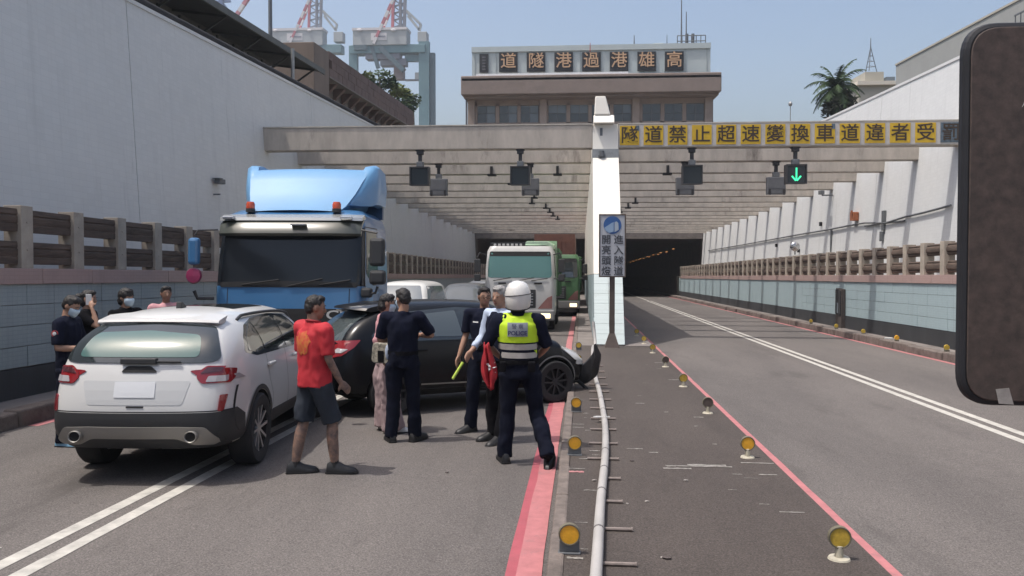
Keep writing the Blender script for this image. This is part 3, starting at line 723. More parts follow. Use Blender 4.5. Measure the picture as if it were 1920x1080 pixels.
# right side buildings
M_beige = mat('beige_render', (0.40, 0.38, 0.32), 0.8, var=0.12, vscale=0.6); M_cream = mat('cream_slab', (0.62, 0.57, 0.48), 0.8)
M_gry = mat('grey_render', (0.30, 0.31, 0.30), 0.85, var=0.12, vscale=0.5, grime=0.25, gcol=(0.22,0.22,0.21))
hb = tag(empty('beige_building', (30, 95, 5.6)), 'small beige flat-roofed building beside the palm behind the right wall', 'building')
for nm, px0, py0, px1, py1, y0, y1, m in (('wall', 1611, 158, 1684, 215, 0, 8, M_beige), ('roof_slab', 1608, 152, 1690, 158, -.5, 8.5, M_cream), ('stair_head', 1622, 135, 1657, 151.8, 1, 6, M_beige), ('water_tank', 1662, 144, 1678, 151.8, 1.5, 3.5, M_curt)):
    o = bx(MB(), px0, py0, px1, py1, y0, y1, Y=95).build(nm, m); o.parent = hb; o.location = (-30, -95, -5.6)
p = at(1632, 135, 97); b = MB(); hz = at(1632, 71, 97).z
b.cyl((p.x, 97, p.z+2.6), (p.x, 97, hz), .07, .03, 6)
for a in range(3):
    dx, dy = 0.7*math.cos(a*2.09), .7*math.sin(a*2.09); b.cyl((p.x+dx, 97+dy, p.z), (p.x, 97, p.z+2.8), .045, n=5)
for q in (0.6, 1.2, 1.8):
    rr = .7*(1-q/2.8); pts = [(p.x+rr*math.cos(a*2.09), 97+rr*math.sin(a*2.09), p.z+q) for a in (0,1,2,3)]; b.tube(pts, .03, 4)
tag(b.build('antenna_tower', M_steel), 'thin lattice antenna on the roof of the beige building', 'antenna')
gb = tag(empty('grey_building', (24, 60, 5.6)), 'long plain grey-walled building above the right white wall', 'building')
pa = at(1680, 123, 66)
o = MB().box(pa.x, pa.x+9, 20, 66, 5.6, pa.z).build('wall', M_gry); o.parent = gb; o.location = (-24, -60, -5.6)
o = MB().box(pa.x-.06, pa.x+9.05, 19.9, 66.05, pa.z, pa.z+.12).build('coping', M_beige); o.parent = gb; o.location = (-24, -60, -5.6)
b = MB()
for i in range(9):
    y = 47.5-i*.55; b.box(pa.x-.5, pa.x-.46, y-.025, y+.025, 9, pa.z-1.0)
b.box(pa.x-.51, pa.x-.45, 42.9, 47.6, pa.z-1.0, pa.z-.92); tag(b.build('railing', M_steel), 'short dark vertical-bar railing against the grey building wall', 'railing')
p = at(1482, 195, 90); b = MB(); b.cyl((p.x, 90, 5.6), (p.x, 90, p.z), .06, .04, 6); b.ell((p.x, 90, p.z), (.22,.22,.25), 8, 6); tag(b.build('street_lamp', M_galv), 'slim white street lamp above the yellow warning sign', 'street lamp')

# ---------------------------------------------------------------- harbour gantry cranes
M_teal = mat('crane_teal', (0.13, 0.235, 0.26), 0.6, var=0.2, vscale=0.2); M_teald = mat('crane_teal_dark', (0.10, 0.155, 0.18), 0.7, var=0.3, vscale=0.3)
M_hse = mat('crane_house', (0.40, 0.425, 0.425), 0.7, var=0.1, vscale=0.2); M_cw = mat('crane_white', (0.62, 0.60, 0.60), 0.6); M_cr = mat('crane_red', (0.45, 0.15, 0.17), 0.6)
M_lat = mat('crane_lattice', (0.20, 0.21, 0.24), 0.7)
def striped(cr, p, q, w_, n=6, first=0):
    p, q = Vector(p), Vector(q)
    for i in range(n):
        a, c = p.lerp(q, i/n), p.lerp(q, (i+1)/n)
        o = MB().obox(a, c, w_, w_).build('striped_strut', (M_cw, M_cr)[(i+first) % 2], cr); o.location = -cr.location
def crane(Y, ox, label, sc_=1.0, leg=True):
    base = at(740+ox, 232, Y); cr = tag(empty('gantry_crane', (base.x, Y, 5.6)), label, 'crane')
    def P(px, py, dy=0): 
        v = at(740+ox+(px-740)*sc_, py, Y); v.y = Y; v = Vector((v.x, Y+dy, v.z)); return v
    def ch(mb, nm, m, **k): o = mb.build(nm, m, cr, **k); o.location = -cr.location; return o
    def bb(a, c, y0, y1): p, q = P(*a), P(*c); return MB().box(min(p.x,q.x), max(p.x,q.x), Y+y0, Y+y1, min(p.z,q.z), max(p.z,q.z))
    ch(bb((666, 59), (766, 87), -3, 3), 'machinery_house', M_hse, bevel=0.1)
    ch(bb((665, 57), (767, 59.5), -3.3, 3.3), 'roof', M_cw)
    ch(bb((700, 66), (729, 79), -3.15, -3.02), 'name_board', M_cw); ch(bb((706, 71.5), (727, 73.5), -3.3, -3.16), 'lettering_band', M_lat)
    for x in (679, 742): ch(MB().ell(P(x, 61, -3.4), (.9,.3,.5), 10, 6), 'flood_lamp', M_cw)
    ch(bb((785, 62), (802, 80), -2, 2), 'cab_block', M_hse, bevel=0.1)
    ch(bb((660, 88), (800, 101), -2.5, 2.5), 'girder', M_teal, bevel=0.15)
    ch(bb((668, 88), (692, 97), -3, 2.4), 'stair_block', M_teald)
    ch(MB().obox(P(700, 88, -2), P(712, 130, -2), 1.2, 1.2).obox(P(716, 92, -2), P(760, 135, -2), 2.2, 1.6), 'diagonal_brace', M_teald)
    ch(bb((688, 100), (752, 112), -2, 2), 'trolley', M_lat); ch(bb((715, 112), (763, 124), -1.5, 2), 'hoist', M_lat); ch(bb((740, 124), (758, 150), -1.5, 1.5), 'spreader_block', mat('crane_rust', (0.24,0.19,0.18), 0.8, var=0.3))
    ch(bb((657, 88), (673, 240), -2, 0), 'leg', M_teal, bevel=0.1)
    if leg:
        ch(bb((787, 80), (807, 240), -2, 0), 'leg', M_teal, bevel=0.1); ch(bb((807.5, 100), (816, 240), -1, 1), 'leg', M_teald)
        ch(MB().obox(P(760, 110), P(788, 110), 2, 2).obox(P(762, 105), P(800, 92), 1, 1), 'cross_beam', M_teal)
        ch(bb((760, 149.5), (789, 151), -1, 1), 'walkway', M_lat); ch(bb((779, 137), (787, 149), -1, .5), 'operator_cab', M_hse)
    # A-frame above
    striped(cr, P(705, 86, -3), P(748, -12, -3), .9, 8); striped(cr, P(712, 56, 3), P(740, -12, 3), .7, 6, 1)
    for x0, x1 in ((736, 741), (751, 754), (758, 763)):
        ch(MB().obox(P(x0, 57), P(x1-3, -14), .9, .9), 'mast_leg', M_lat if x0 != 736 else M_cr)
    for i in range(5): ch(MB().obox(P(737, 52-13*i), P(758, 45-13*i), .5, .5).obox(P(758, 52-13*i), P(741, 40-13*i), .35, .35), 'mast_brace', M_lat)
    ch(MB().obox(P(762, 20), P(789, 46), .8, .8).obox(P(765, 30), P(786, 56), .8, .8).obox(P(789, 46), P(786, 58), .8, .8).obox(P(757, 15), P(786, 57), .5, .5), 'back_stay', M_hse)
    return cr
crane(270, 0, 'teal harbour gantry crane nearest the control building with its legs in full view')
crane(330, -157, 'teal harbour gantry crane half hidden behind the brown building', 1.0, False)
Y = 360; cr = tag(empty('crane_boom', (at(455, 20, Y).x, Y, 5.6)), 'red and white slanting crane strut at the edge of the shed roof', 'crane'); striped(cr, at(440, 34, Y), at(474, -16, Y), 1.6, 4, 1)
o = MB().obox(at(403, 20, Y), at(428, -10, Y), 1, 1).obox(at(428, 20, Y), at(405, -10, Y), 1, 1).obox(at(415, 24, Y), at(415, -10, Y), 1.8, 1.8).obox(at(400, 4, Y), at(432, 2, Y), 1, 1).build('blue_lattice', mat('crane_blue', (0.10,0.15,0.28), 0.6), cr); o.location = -cr.location
# ---------------------------------------------------------------- lane signals under the beams
M_sig = mat('signal_black', (0.03, 0.03, 0.033), 0.45); M_sigf = mat('signal_face', (0.022, 0.03, 0.036), 0.25); M_sigb = mat('signal_back', (0.145, 0.15, 0.16), 0.6, 0.2, var=0.2, vscale=5)
M_green = mat('green_light', (0.02, 0.3, 0.12), 0.4, emit=(0.05, 0.85, 0.38), estr=1.3)
def signal(x, y, back, label, green=False):
    t = tag(empty('lane_signal', (x, y, 5.75), shear=True), label, 'traffic signal', 'lane signals hanging under the canopy beams')
    def ch(b, n, m, p=None, **k): return b.build(n, m, p or t, **k)
    ch(MB().box(-.13, .13, -.10, .10, -.04, 0).box(-.055, .055, -.05, .05, -.40, -.04).box(-.1, .1, -.09, .09, -.14, -.04), 'hanger', M_sig, bevel=.01)
    ch(MB().box(-.10, .10, -.12, .12, -.52, -.36), 'clamp', M_steel, bevel=.015)
    h = ch(MB().box(-.30, .30, -.14, .14, -1.10, -.52), 'housing', M_sigb if back else M_sig, bevel=.02)
    if back:
        ch(MB().box(-.27, -.20, -.17, -.142, -1.12, -.92).box(.20, .27, -.17, -.142, -1.12, -.92), 'latch', M_sig, h)
        ch(MB().box(-.25, .25, -.147, -.142, -.90, -.57), 'back_panel', M_sigb, h)
    else:
        ch(MB().box(-.30, -.262, -.20, -.142, -1.1, -.52).box(.262, .30, -.20, -.142, -1.1, -.52).box(-.262, .262, -.20, -.142, -.558, -.52).box(-.262, .262, -.20, -.142, -1.1, -1.062), 'visor', M_sig, h)
        ch(MB().box(-.26, .26, -.15, -.142, -1.06, -.56), 'face', M_sigf, h)
        if green:
            b = MB().box(-.022, .022, -.158, -.151, -1.00, -.62)
            for s in (-1, 1): b.obox((s*.015, -.155, -1.005), (s*.13, -.155, -.865), .045, .007, up=(0, 1, 0))
            ch(b, 'arrow', M_green, h)
signal(-4.96, 25.25, False, 'dark square lane signal hanging nearest the left wall'); signal(-1.86, 25.25, False, 'dark square lane signal above the left carriageway near the dividing wall')
signal(3.30, 25.25, False, 'dark unlit square lane signal over the right carriageway'); signal(6.33, 25.25, False, 'square lane signal showing a lit green down arrow', True)
signal(-4.92, 28.35, True, 'grey back of the lane signal nearest the left wall'); signal(-1.74, 28.35, True, 'grey back of a lane signal half behind the dark one left of the dividing wall')
signal(3.48, 28.35, True, 'grey back of a lane signal half behind the dark one on the right'); signal(6.48, 28.35, True, 'grey back of the lane signal just left of the lit green arrow')
# ---------------------------------------------------------------- the tunnel sign on its post
M_sgrey = mat('sign_grey', (0.42, 0.44, 0.47), 0.5, var=0.1, vscale=6); M_brown = mat('post_brown', (0.115, 0.088, 0.075), 0.6, 0.2, var=0.3, vscale=4)
M_blue = mat('sign_blue', (0.03, 0.10, 0.28), 0.5); M_lblue = mat('sign_light_blue', (0.25, 0.36, 0.50), 0.5); M_sgt = mat('sign_text', (0.05, 0.055, 0.065), 0.6)
t = tag(empty('tunnel_sign', (0.75, 20.25, 0.15), shear=True), 'grey sign with blue tunnel emblem on a brown post before the dividing wall', 'sign')
MB().box(-.065, .065, -.05, .05, 0, 3.2).build('post', M_brown, t, bevel=.012)
MB().add([(-.18,-.15,0),(.18,-.15,0),(.18,.15,0),(-.18,.15,0),(-.07,-.055,.34),(.07,-.055,.34),(.07,.055,.34),(-.07,.055,.34)], [(3,2,1,0),(4,5,6,7),(0,1,5,4),(1,2,6,5),(2,3,7,6),(3,0,4,7)]).build('post_foot', M_brown, t)
bo = MB().box(-.31, .31, -.09, -.055, 1.73, 3.23).build('board', M_sgrey, t, bevel=.01)
fr = MB()
for a in ((-.325,-.295,1.715,3.245),(.295,.325,1.715,3.245),(-.295,.295,1.715,1.745),(-.295,.295,3.215,3.245)): fr.box(a[0], a[1], -.10, -.05, a[2], a[3])
fr.build('board_frame', M_brown, t)
MB().lathe([(0.0, -.098), (.215, -.098), (.215, -.0905)], 32, axis='y').build('emblem', M_blue, bo, (0, 0, 2.98))
MB().prism([(-.20, -.07), (-.02, .05), (.03, .07), (.03, -.16), (-.08, -.19), (-.16, -.14)], 'y', -.104, -.099).build('emblem_road', M_lblue, bo, (0, 0, 2.98))
MB().prism([(.05, .07), (.10, .09), (.14, .05), (.15, -.12), (.05, -.17)], 'y', -.104, -.099).build('emblem_mouth', mat('sign_pale', (0.34,0.40,0.46), 0.5), bo, (0, 0, 2.98))
for col, x in (('進入隧道', .148), ('開亮頭燈', -.148)):
    for i, chx in enumerate(col): text('character', chx, 0.235, M_sgt, bo, (x, -0.096, 2.615-i*.255), extrude=0.002, bold=0.003)
# ---------------------------------------------------------------- round reflectors
M_amber = mat('amber_reflector', (0.85, 0.43, 0.03), 0.35, var=0.2, vscale=40, spec=0.8); M_ambd = mat('amber_dusty', (0.62, 0.42, 0.06), 0.5, var=0.4, vscale=25)  # amber base made extra bright in place of light the lenses throw back
M_rim = mat('reflector_rim', (0.16, 0.145, 0.10), 0.7, var=0.3, vscale=20); M_cream2 = mat('cream_base', (0.52, 0.48, 0.38), 0.7, var=0.35, vscale=20); M_lost = mat('empty_reflector', (0.10, 0.075, 0.065), 0.7, var=0.3, vscale=20)
ordn = ['nearest', 'second', 'third', 'fourth', 'fifth', 'sixth', 'seventh', 'eighth', 'ninth']
def reflector(x, y, side, i, kind):
    lab = {'L': 'amber disc reflector on the left median edge, %s from the camera', 'R': 'amber disc reflector on the right median edge, %s from the camera', 'E': 'brown lensless disc reflector on the right median edge, %s from the camera'}
    t = tag(empty('road_reflector', (x, y, .15), shear=True), lab['E' if kind == 'E' else side] % ordn[i], 'reflector', 'disc reflectors on the %s edge of the median' % ('left' if side == 'L' else 'right'))
    r = 0.061
    if side == 'L' and kind != 'P':
        MB().box(-.07, .07, -.03, .03, 0, .012).box(-.063, .063, -.012, .012, .012, .085).build('base', M_steel, t, bevel=.004); zc = .122
    else:
        MB().lathe([(.068, 0), (.062, .012), (.026, .016), (.024, .085), (.0, .09)], 16).build('base', M_cream2, t, smooth=40); zc = .138
    M = Matrix.Rotation(random.uniform(-.12, .12), 4, 'Z')
    MB().lathe([(0, -.012), (r*.97, -.012), (r*.98, -.022), (r*1.10, -.022), (r*1.13, -.016), (r*1.13, .010), (r*1.0, .016), (0, .018)], 28, M, axis='y').build('rim', M_rim, t, (0, 0, zc), smooth=25)
    MB().lathe([(0, -.018), (r*.6, -.0178), (r*.96, -.0165)], 28, M, axis='y').build('lens', {'A': M_amber, 'P': M_amber, 'D': M_ambd, 'E': M_lost}[kind], t, (0, 0, zc), smooth=40)
for i, (x, y, k) in enumerate(((-.07, 5.12, 'A'), (-.06, 7.95, 'A'), (-.06, 10.5, 'A'), (-.06, 13.3, 'P'), (-.055, 16.3, 'D'), (-.055, 19.3, 'D'))): reflector(x, y, 'L', i, k)
for i, (x, y, k) in enumerate(((1.58, 5.17, 'D'), (1.59, 8.02, 'A'), (1.60, 10.58, 'E'), (1.60, 13.11, 'D'), (1.61, 15.95, 'E'), (1.61, 18.82, 'D'), (1.61, 21.4, 'D'), (1.61, 24.2, 'D'))): reflector(x, y, 'R', i, k)
# worn paint dashes and scars on the median
M_scar = mat('paint_scar', (0.34, 0.32, 0.29), 0.8, var=0.6, vscale=25, grime=0.7, gcol=(0.1,0.09,0.09)); M_scarr = mat('paint_scar_red', (0.45, 0.2, 0.2), 0.8, var=0.3, vscale=20)
def scar(px, py, w_, d, m=M_scar):
    q = at(px, py, 10); dd = q-Vector((0,0,1.88)); tt = (0.154-1.88)/(dd.z+S*dd.y); x, y = dd.x*tt, dd.y*tt
    b = MB(); n = 8; vs = []
    for i in range(n+1): vs += [(x-w_/2+w_*i/n, y-d/2*(1+.5*random.uniform(-1,1)), .154), (x-w_/2+w_*i/n, y+d/2*(1+.5*random.uniform(-1,1)), .154)]
    b.add(vs, [(2*i, 2*i+2, 2*i+3, 2*i+1) for i in range(n)]); tag(b.build('paint_mark', m, shear=True), kind='structure')
for a in ((1078, 884, .16, .05, M_scarr), (1078, 878, .18, .02), (1086, 750, .14, .02), (1084, 795, .14, .03), (1084, 801, .13, .03), (1310, 874, .6, .03), (1190, 841, .16, .03), (1440, 890, .16, .03), (1485, 960, .18, .02), (1420, 868, .3, .03), (1200, 756, .12, .04), (1115, 845, .10, .03), (1118, 853, .08, .02), (1325, 872, .35, .06), (1270, 878, .25, .04), (1078, 1046, .10, .03), (1225, 848, .09, .03), (1265, 712, .2, .05), (1235, 680, .16, .05), (1310, 782, .12, .04)): scar(*a)
random.seed(21)
for i in range(26):
    yy = random.uniform(4.6, 17); xx = random.choice((random.uniform(.0, .12), random.uniform(.45, 1.5), random.uniform(1.0, 1.6)))
    px, py = 0, 0; w0 = random.uniform(.03, .12); d0 = random.uniform(.008, .03); b = MB(); vs = []; n = 6
    for k in range(n+1): vs += [(xx-w0/2+w0*k/n, yy-d0/2*(1+random.uniform(-.7,.7)), .154), (xx-w0/2+w0*k/n, yy+d0/2*(1+random.uniform(-.7,.7)), .154)]
    b.add(vs, [(2*k, 2*k+2, 2*k+3, 2*k+1) for k in range(n)]); tag(b.build('paint_mark', M_scar, shear=True), kind='structure')
# ---------------------------------------------------------------- grey conduit snaking along the median, rods across it
M_pipe = mat('conduit_grey', (0.40, 0.385, 0.37), 0.7, var=0.2, vscale=4, grime=0.5, gcol=(0.2,0.19,0.18), stretch=(1,.4,1)); M_band = mat('tape_band', (0.13, 0.12, 0.12), 0.7)
path = [(0.30, 20.55, .75), (0.33, 20.45, .45), (0.34, 20.2, .22), (0.28, 19.6, .20), (0.24, 17.5, .195), (0.235, 15.1, .195), (0.245, 13.4, .195), (0.27, 12.0, .195), (0.275, 10.6, .195), (0.27, 9.2, .195), (0.225, 7.7, .195), (0.15, 6.2, .195), (0.09, 4.7, .195), (0.02, 3.0, .195), (-0.02, 1.0, .195), (0.0, -3, .195)]
def smoothpath(p, n=6):
    p = [Vector(q) for q in p]; out = []
    for i in range(len(p)-1):
        a, b_, c, d = p[max(i-1,0)], p[i], p[i+1], p[min(i+2,len(p)-1)]
        for k in range(n):
            t_ = k/n; out.append(0.5*((2*b_)+(c-a)*t_+(2*a-5*b_+4*c-d)*t_*t_+(3*b_-a-3*c+d)*t_**3))
    out.append(p[-1]); return out
cd_ = tag(empty('conduit_pipe', (0.3, 20.5, .15), shear=True), 'long grey conduit pipe snaking along the dark median from the dividing wall', 'pipe')
sp = smoothpath(path); o = MB().tube(sp, 0.036, 12).build('pipe', M_pipe, cd_, shear=True, smooth=50); o.location = (-.3, -20.5, -.15+S*20.5)
for y in (5.55, 6.45, 7.3, 8.0, 8.7, 9.6, 10.3, 11.2, 12.3, 13.6, 15.2):
    k = min(range(len(sp)-1), key=lambda j: abs(sp[j].y-y)); q = sp[k]; d = (sp[k+1]-q).normalized()
    o = MB().tube([q-d*.012, q+d*.012], .0385, 12).build('tape_band', M_band if int(y*10) % 3 else M_pipe, cd_, shear=True); o.location = (-.3, -20.5, -.15+S*20.5)
M_rod = mat('rod_metal', (0.27, 0.225, 0.20), 0.55, 0.3, var=0.3, vscale=20)
def rod(x0, x1, y, z=.163):
    b = MB().cyl((x0, y, z), (x1, y, z), .013, n=8); b.cyl((x1-.004, y, z), (x1+.004, y, z), .017, n=8)
    tag(b.build('steel_rod', M_rod, shear=True, smooth=40), 'short steel rod lying crosswise under the grey conduit pipe', 'rod', 'steel rods across the conduit')
for y in (4.2, 4.91, 5.62, 6.30, 7.02, 7.75, 8.49, 9.25, 10.0, 10.75, 11.5, 12.3, 13.1, 14.0, 14.9, 15.9):
    xc = 0.10+(min(y, 10)-4.2)/5.8*.15
    rod(xc-.13 if y > 7.3 else xc, xc+(.21 if y < 6 else .16), y+random.uniform(-.02,.02))
# litter and stone chips
M_chip = mat('chip', (0.40, 0.37, 0.34), 0.8, var=0.4, vscale=40); M_chipd = mat('chip_dark', (0.08, 0.065, 0.06), 0.8)
def ground_pt(px, py, z=.15):
    q = at(px, py, 10); dd = q-Vector((0,0,1.88)); tt = (z-1.88)/(dd.z+S*dd.y); return dd.x*tt, dd.y*tt
def chip(px, py, s, m, label, z=.15):
    x, y = ground_pt(px, py, z); b = MB(); random.seed(int(px)); b.ell((x, y, z+s*.3), (s, s*.6, s*.35), 7, 5)
    b.v = [(v[0]+random.uniform(-.2,.2)*s, v[1]+random.uniform(-.2,.2)*s, v[2]) for v in b.v]
    tag(b.build('debris_chip', m, shear=True), label, 'debris')
chip(1250, 1048, .028, M_chipd, 'dark crumpled scrap on the median nearest the camera'); chip(1243, 1046, .015, M_chip, 'pale chip beside the dark scrap on the median')
chip(1184, 865, .022, M_chipd, 'dark scrap right of the conduit at the middle of the median'); chip(1213, 941, .018, M_chip, 'pale flat chip right of the rods on the median'); chip(1286, 902, .022, M_chip, 'pale chip alone in the middle of the median')
chip(1114, 902, .022, M_chip, 'pale lump just left of the conduit pipe'); chip(1176, 945, .012, M_chip, 'tiny white chip at the end of a steel rod')
chip(1340, 972, .01, M_chipd, 'tiny dark speck near the right median edge'); chip(838, 887, .02, M_chipd, 'small dark chip on the asphalt left of the red line', 0)
chip(1128, 790, .03, M_chip, 'white torn scrap stuck across the conduit pipe')
x, y = ground_pt(1128, 792); tag(MB().prism([(-.10, -.02), (-.05, -.035), (.02, 0), (.09, -.005), (.10, .02), (.02, .025), (-.06, .03)], 'z', 0, .012).build('plastic_scrap', mat('white_plastic', (0.6,0.6,0.58), 0.5), loc=(x, y, .21), shear=True), 'white plastic scrap lying over the conduit pipe', 'debris')
# ---------------------------------------------------------------- things on the walls
M_org = mat('orange_box', (0.36, 0.12, 0.05), 0.6, var=0.3, vscale=8); M_door = mat('cabinet_brown', (0.10, 0.082, 0.075), 0.6, 0.2, var=0.4, vscale=5)
t = tag(empty('wall_cabinet', (8.84, 28.85, .17), shear=True), 'narrow dark brown cabinet with open door on the right tiled wall', 'cabinet')
MB().box(-.13, -.002, -.32, .32, 0.0, 1.33).build('cabinet_body', M_door, t, bevel=.01); MB().box(-.16, -.134, -.28, .28, .45, 1.28).build('door', M_dark, t, bevel=.008)
MB().box(-.166, -.161, -.06, .10, .5, .85).build('notice', M_curt, t)
def on_right(px, py): # point on right high wall
    best = None
    for k in range(800):
        Y = 18+k*.07; p = at(px, py, Y); z_ = p.z+S*Y
        if p.x > 11.0+.055*(z_-5.75): return Vector((11.0+.055*(z_-5.75), Y, z_))
p = on_right(1608, 407); t = tag(empty('alarm_box', p, shear=True), 'rusty orange box on the right white wall below the beams', 'box')
MB().box(-.22, -.01, -.22, .22, -.15, .2).build('box_body', M_org, t, bevel=.02); MB().box(-.26, -.225, -.16, .0, .1, .26).build('lid', M_org, t, bevel=.01)
b = MB(); pts = [on_right(px, py) for px, py in ((1788, 385), (1740, 398), (1700, 407), (1665, 418), (1625, 418), (1590, 424), (1560, 430), (1500, 440), (1450, 449), (1400, 458), (1330, 470))]
b.tube([Vector((q.x-.07, q.y, q.z)) for q in pts], .035, 6); b.tube([Vector((pts[2].x-.06, pts[2].y, pts[2].z-.12)), Vector((pts[4].x-.06, pts[4].y, pts[4].z-.12))], .03, 6)
tag(b.build('wall_conduit', M_steel, shear=True), 'grey sagging conduit along the right white wall', 'pipe')
for px, ya, yb, r, lab in ((1662, 395, 432, .07, 'dark vertical pipe box on the right white wall'), (1658, 434, 452, .06, 'short dark box under the conduit on the right white wall')):
    q, q2 = on_right(px, ya), on_right(px, yb); b = MB().box(q.x-.12, q.x-.01, q.y-.1, q.y+.1, q2.z, q.z); tag(b.build('junction_box', M_steel, shear=True, bevel=.01), lab, 'box')
q, q2 = on_right(1562, 431), on_right(1562, 475); b = MB().cyl((q.x-.06, q.y, q.z), (q.x-.06, q.y, 2.8), .05, n=8); tag(b.build('down_pipe', M_steel, shear=True), 'thin dark downpipe on the right white wall', 'pipe')
q = on_right(1563, 366); t = tag(empty('wall_camera', q, shear=True), 'small grey camera on a bracket under the canopy at the right wall', 'camera')
MB().box(-.5, -.02, -.03, .03, -.03, .03).build('bracket', M_steel, t); MB().box(-.62, -.45, -.25, .15, .03, .2).build('camera_body', M_steel, t, bevel=.02)
q = on_right(1533, 460); t = tag(empty('round_mirror', (8.95, q.y-3.6, 2.83), shear=True), 'round silver mirror standing on the right parapet railing', 'mirror')
MB().cyl((0, 0, 0), (0, 0, .16), .03, n=8).build('stem', M_steel, t); MB().ell((0, 0, .34), (.2, .1, .2), 16, 10).build('mirror_dome', mat('dome_mirror', (0.6,0.6,0.6), 0.08, 1.0), t, smooth=60)
for i, (px, py) in enumerate(((1542, 420), (1458, 460), (1500, 470))):
    q = on_right(px, py); tag(MB().box(-.12, -.01, -.07, .07, -.09, .09).build('wall_fitting', M_dark, loc=q, shear=True, bevel=.01), 'small dark fitting on the right white wall, %s' % ('nearest one', 'farthest one', 'lowest one')[i], 'fitting')
for i, (y, mm) in enumerate(((19.6, 'D'), (22.6, 'A'), (25.2, 'D'), (27.8, 'D'), (30.8, 'D'))):
    t = tag(empty('kerb_reflector', (8.33, y, .19), shear=True), 'small amber reflector on the right wall-side kerb, %s from the camera' % ordn[i], 'reflector', 'kerb reflectors along the right wall')
    MB().box(-.05, .05, -.04, .04, 0, .05).build('base', M_rim, t, bevel=.006); MB().lathe([(0, -.016), (.06, -.014), (.065, .012), (0, .014)], 16, axis='y').build('lens', M_ambd if mm == 'D' else M_amber, t, (0, 0, .10))
x, y = ground_pt(1672, 637); tag(MB().prism([(-.12,-.1),(.1,-.12),(.14,.05),(-.02,.1)], 'z', 0, .04).build('paper_scrap', mat('white_plastic', (0.6,)*3), loc=(8.45, 23.6, .18), shear=True), 'white paper scrap on the right walkway', 'debris')
t = tag(empty('wall_camera', (-9.9, 21.3, 4.3), shear=True), 'grey surveillance camera on the left white wall beside the blue truck', 'camera')
MB().box(0.0, .32, -.03, .03, -.3, -.26).box(.0, .05, -.05, .05, -.4, .12).build('bracket', M_steel, t); MB().box(.18, .34, -.05, .32, .0, .13).build('camera_body', M_steel, t, bevel=.02); MB().box(.16, .36, -.12, .10, .13, .15).build('sunshade', M_steel, t)
b = MB().tube([(-9.83, 21.3, 3.95), (-9.86, 22.2, 3.72), (-9.87, 24.5, 3.45), (-9.87, 27, 3.25)], .03, 6); tag(b.build('wall_cable', M_steel, shear=True), 'cable running down from the camera along the left white wall', 'cable')
tag(MB().box(-9.93, -9.86, 18.8, 18.95, 2.98, 3.25).build('wall_vent', M_dark, shear=True), 'small dark slot in the left white wall above the railing', 'vent')
b = MB().tube([(-9.98, 30, 3.0), (-9.98, 40, 2.9), (-9.98, 50, 2.85), (-9.98, 75, 2.8)], .045, 6); b.tube([(-9.95, 30, 4.6), (-9.95, 40, 4.3), (-9.96, 75, 4.1)], .035, 6); tag(b.build('wall_conduit', M_steel, shear=True), 'pair of thin conduits along the shaded left wall behind the trucks', 'pipe')
# ---------------------------------------------------------------- the dark steel mirror back close to the camera on the right
M_rust = mat('rusted_dark_steel', (0.105, 0.078, 0.066), 0.6, 0.25, var=0.5, vscale=70, col2=(0.055, 0.043, 0.038), bump=0.03, bscale=160, grime=0.5, gcol=(0.10,0.07,0.055)); M_rustd = mat('dark_rubber', (0.016, 0.017, 0.021), 0.6, var=0.3, vscale=30)
t = empty('vehicle_mirror', (0, 1.1, 0)); tag(t, 'large dark rusty back of a rounded vehicle mirror at the right edge of the picture', 'mirror')
a, c = at(1799, 45, 1.1), at(1799, 758, 1.1); zt, zb, x0 = a.z, c.z, (a.x+c.x)/2; x1 = x0+.27
t.location = ((x0+x1)/2, 1.1, (zt+zb)/2); cx, cz = (x1-x0)/2, (zt-zb)/2
def plate(inset, y0, y1, r): return MB().prism(rpoly([(-cx+inset, -cz+inset), (cx-inset, -cz+inset), (cx-inset, cz-inset), (-cx+inset, cz-inset)], r, 8), 'y', y0, y1)
plate(0, -.008, .012, .042).build('shell', M_rustd, t, bevel=.006)
plate(.007, -.011, -.0085, .037).build('back_plate', M_rust, t, bevel=.002)
MB().prism([(-cx+.068, cz-.108), (-cx+.078, cz-.086), (-cx+.095, cz-.094), (-cx+.073, cz-.102)], 'y', -.0118, -.0112).build('scratch', M_pipe, t)
MB().prism([(-cx+.046, -cz+.004), (-cx+.064, -cz+.003), (-cx+.058, -cz+.024), (-cx+.042, -cz+.022)], 'y', -.0118, -.0112).build('sticker', M_chip, t)
b = MB().tube([(cx-.05, .07, cz*.6), (cx+.12, .1, cz*.75), (cx+.55, .15, cz*.7)], .014, 10); b.tube([(cx-.05, .07, -cz*.6), (cx+.12, .1, -cz*.75), (cx+.55, .15, -cz*.7)], .014, 10); b.box(cx-.09, cx-.03, .05, .085, -cz*.75, cz*.75)
b.build('arm', M_rustd, t, smooth=40)
